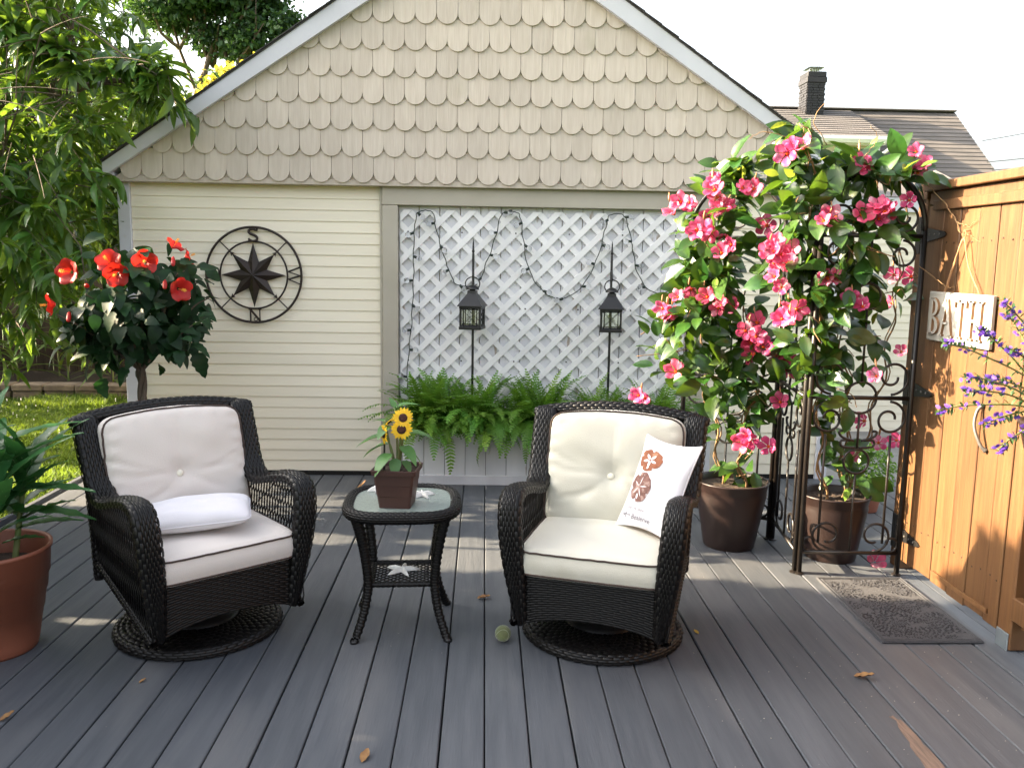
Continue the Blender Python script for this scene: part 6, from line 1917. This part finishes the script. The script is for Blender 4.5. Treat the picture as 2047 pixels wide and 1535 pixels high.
for (c, H, lean) in canes:
    tube(MB(), smooth_path([(c[0], c[1], .30), (c[0] + lean[0] * .5, c[1] + lean[1] * .5, .32 + H * .5), (c[0] + lean[0], c[1] + lean[1], .32 + H)], 5), np.linspace(.013, .008, 11), 7).build('cane', 'stem_green', DP, True)
    n = 13
    for k in range(n):
        t = .42 + .58 * k / n; a = k * 2.4 + r.uniform(-.3, .3); el = .72 + .65 * k / n + r.normal(0, .12)
        d = (math.cos(a) * math.cos(el), math.sin(a) * math.cos(el), math.sin(el))
        obj('leaf', DLV[int(r.integers(0, 3))], None, DP, mtx=mtx((c[0] + lean[0] * t, c[1] + lean[1] * t, .32 + H * t), basis(d), r.uniform(.62, 1.0)))
# long arching leaves reaching right over the deck
for (p, d, s, k) in (((.06, .02, .62), (.85, .0, .22), 1.15, 0), ((.06, .03, .54), (.9, .05, .12), 1.1, 0), ((.08, .04, .47), (.85, .1, .30), .85, 0), ((.05, .03, .72), (.75, .1, .55), 1.1, 0), ((.04, .02, .42), (.80, -.1, .35), .6, 0)):
    obj('leaf', DLV[k], None, DP, mtx=mtx(p, basis(d), s))

# ------------------------------------------------------------------ ferns in the planter
def frond_mesh(L, arch, width, pairs=24, seed=0):
    r = np.random.default_rng(seed)
    t = np.linspace(0, 1, pairs + 2)
    th = .25 * (1 - t) - arch * t ** 1.4                                 # direction angle in the x-z plane
    ds = L / (pairs + 1)
    x = np.concatenate([[0], np.cumsum(np.cos(th[:-1]) * ds)]); z = np.concatenate([[0], np.cumsum(np.sin(th[:-1]) * ds)])
    P = np.stack([x, 0 * x, z], -1)
    m = MB(); tube(m, P[::3], np.linspace(.0022, .0008, len(P[::3])), 4, caps=False)
    for i in range(2, pairs + 2):
        w = width * (math.sin(PI * min(1, .08 + .92 * (t[i]) ** .75)) ** .65) * (1 if t[i] < .9 else .8)
        tang = np.array([math.cos(th[i]), 0, math.sin(th[i])]); nrm = np.array([-math.sin(th[i]), 0, math.cos(th[i])])
        for s in (-1, 1):
            d = np.array([0, s, 0]) * .93 + tang * .36 + nrm * r.uniform(-.25, .15); d /= np.linalg.norm(d)
            b = P[i]; hw = tang * ds * .40
            c = b + d * w * .55; e = b + d * w - nrm * w * .12
            m.add([b - hw * .8, b + hw * .8, c + hw * .85, c - hw * .85, e + hw * .2], [[0, 1, 2, 3] if s < 0 else [3, 2, 1, 0], [3, 2, 4] if s < 0 else [4, 2, 3]])
    me = m.mesh('frond'); me.materials.append(MATS['fern'])
    return me
FR = [frond_mesh(.50, 1.0, .058, seed=1), frond_mesh(.46, 1.7, .056, seed=2), frond_mesh(.54, 2.3, .058, seed=3), frond_mesh(.42, .55, .052, 22, seed=4)]
r = np.random.default_rng(23)
fl = ['fern at the left end of the white planter, beside the door frame', 'fern below the left lantern in the white planter', 'fullest fern spilling over the planter between the two lanterns', 'fern behind the right armchair, below the right lantern', 'fern at the right end of the planter, beside the pink vine']
for i, x in enumerate((-.36, -.04, .36, .80, 1.22)):
    T = thing('boston_fern', 'lush green ' + fl[i], 'fern', (x, 5.885, .345), r.uniform(0, 1), 'ferns in the white planter')
    n = 125 if i < 3 else 80
    for k in range(n):
        q = k / n
        a = k * 2.399 + r.uniform(-.3, .3); el = r.uniform(.35, 1.35) if q > .30 else r.uniform(.12, .7)
        d = np.array([math.cos(a) * math.cos(el), math.sin(a) * math.cos(el), math.sin(el)])
        if el < .7: d[1] = -abs(d[1]) if r.uniform() < .85 else d[1] * .3       # the wall keeps them to the front
        else: d[1] = min(d[1], .12)
        if i == 0 and d[0] < 0: d[0] *= .45
        T_inv = T.rotation_euler[2]
        dl = rot_z(d, -T_inv)
        kind = 3 if el > 1.0 else int(r.integers(0, 2)) if el > .3 else int(r.integers(0, 3))
        obj('frond', FR[kind], None, T, mtx=mtx(rot_z(np.array([r.normal(0, .06), r.uniform(-.06, .02), r.uniform(0, .05)]), -T_inv), basis(dl), r.uniform(.78, 1.15) * (1.0 if i < 3 else .9)))

# ------------------------------------------------------------------ little potted plant behind the trellis
LP = thing('small_potted_fern', 'small bushy green plant in a terracotta pot behind the trellis', 'potted plant', (2.44, 5.25, 0))
m = MB(); lathe(m, pot_profile(.11, .08, .17, .010), 28); m.build('pot', 'terracotta', LP, True); soil_disc(.095, .15, LP)
sl = fast_mesh('foliage_leaf', *leaf_shape(.045, .026, 3, .2, .2)); 
Vs, Fs = leaf_shape(1, .6, 3, .2, .25)
r = np.random.default_rng(3); u = r.normal(size=(1500, 3)); u /= np.linalg.norm(u, axis=1)[:, None]
P = u * (r.uniform(.3, 1, 1500) ** .5)[:, None] * [.17, .17, .17] + [0, 0, .27]; P[:, 2] = np.where(P[:, 2] < .17, .17 - (np.hypot(P[:, 0], P[:, 1]) - .1) * .6, P[:, 2])
Ms = np.array([basis(u[i] + r.normal(0, .5, 3) + [0, 0, -.3], r.normal(0, .4, 3) + [0, 0, 1]) * r.uniform(.018, .034) for i in range(1500)])
tag(scatter_mesh('foliage', Vs, Fs, Ms, P, 'fern', LP), kind='stuff')

# ------------------------------------------------------------------ purple fan flowers at the right edge
PU = thing('hanging_basket', 'hanging basket of purple fan flowers at the right edge by the fence', 'hanging plant', (1.86, 2.62, .90))
m = MB(); lathe(m, [(0, 0), (.07, .01), (.12, .07), (.14, .15), (.146, .16), (.14, .165), (.13, .15)], 28); m.build('basket', 'pot_brown', PU, True); soil_disc(.128, .145, PU)
m = MB()
for k in range(3):
    a = k * 2 * PI / 3; tube(m, [(.138 * math.cos(a), .138 * math.sin(a), .16), (0, 0, .52)], .002, 5)
tube(m, smooth_path([(0, 0, .52), (.02, 0, .545), (.0, 0, .56), (.06, 0, .60), (.20, 0, .60), (.298, 0, .50)], 5), .005, 6)
m.build('hanger', 'black_metal', PU, True)
pf = MB()
for k in range(5):
    a = (k - 2) * .46
    V, F = leaf_shape(.0135, .0055, 4, .1, .2, .8, .8)
    V = np.array(V); R_ = basis((math.cos(a), math.sin(a), .15)); pf.add(V @ R_.T, F)
pfm = pf.mesh('blossom', True); pfm.materials.append(MATS['purple'])
sv = fast_mesh('leaf', *leaf_shape(.030, .012, 4, .2, .2)); sv.materials.append(MATS['scaevola_leaf'])
r = np.random.default_rng(31); po = np.array([1.86, 2.62, .90])
sm_ = MB()
ends = [(1.39, 2.55, 1.32), (1.44, 2.50, 1.22), (1.47, 2.55, 1.17), (1.50, 2.48, 1.08), (1.56, 2.50, 1.0), (1.43, 2.62, 1.10), (1.56, 2.55, 1.45), (1.52, 2.6, 1.36), (1.60, 2.55, 1.30), (1.58, 2.62, 1.20), (1.66, 2.5, 1.50), (1.66, 2.5, 1.15), (1.9, 2.4, 1.4), (2.0, 2.7, 1.3), (1.85, 2.9, 1.35), (1.7, 2.75, 1.40)]
for e in ends:
    e = np.array(e) - po
    s0 = np.array([r.uniform(-.05, .05), r.uniform(-.05, .05), .14])
    P = smooth_path([s0, s0 * .6 + e * .4 + [0, 0, .05], s0 * .2 + e * .8 + [0, 0, .03], e], 7)
    tube(sm_, P, np.linspace(.0036, .0022, len(P)), 5)
    for i in range(5, len(P)):
        tt = i / len(P); tang = P[i] - P[i - 1]; tang /= np.linalg.norm(tang)
        for q in range(3):
            d = r.normal(size=3); d -= tang * (d @ tang); d /= np.linalg.norm(d)
            obj('leaf', sv, None, PU, mtx=mtx(P[i], basis(d + tang * .5), r.uniform(.5, .95)))
        if tt > .45 and (i % 2 or tt > .85):
            for q in range(3):
                d = r.normal(size=3) + np.array([-.4, -.9, .2]); d -= tang * (d @ tang) * .5; d /= np.linalg.norm(d)
                obj('blossom', pfm, None, PU, mtx=mtx(P[i] + d * .008, basis(d + r.normal(0, .3, 3), (-.3, -.6, .8)), r.uniform(.6, 1.05)))
sm_.build('stem', 'stem_green', PU, True)
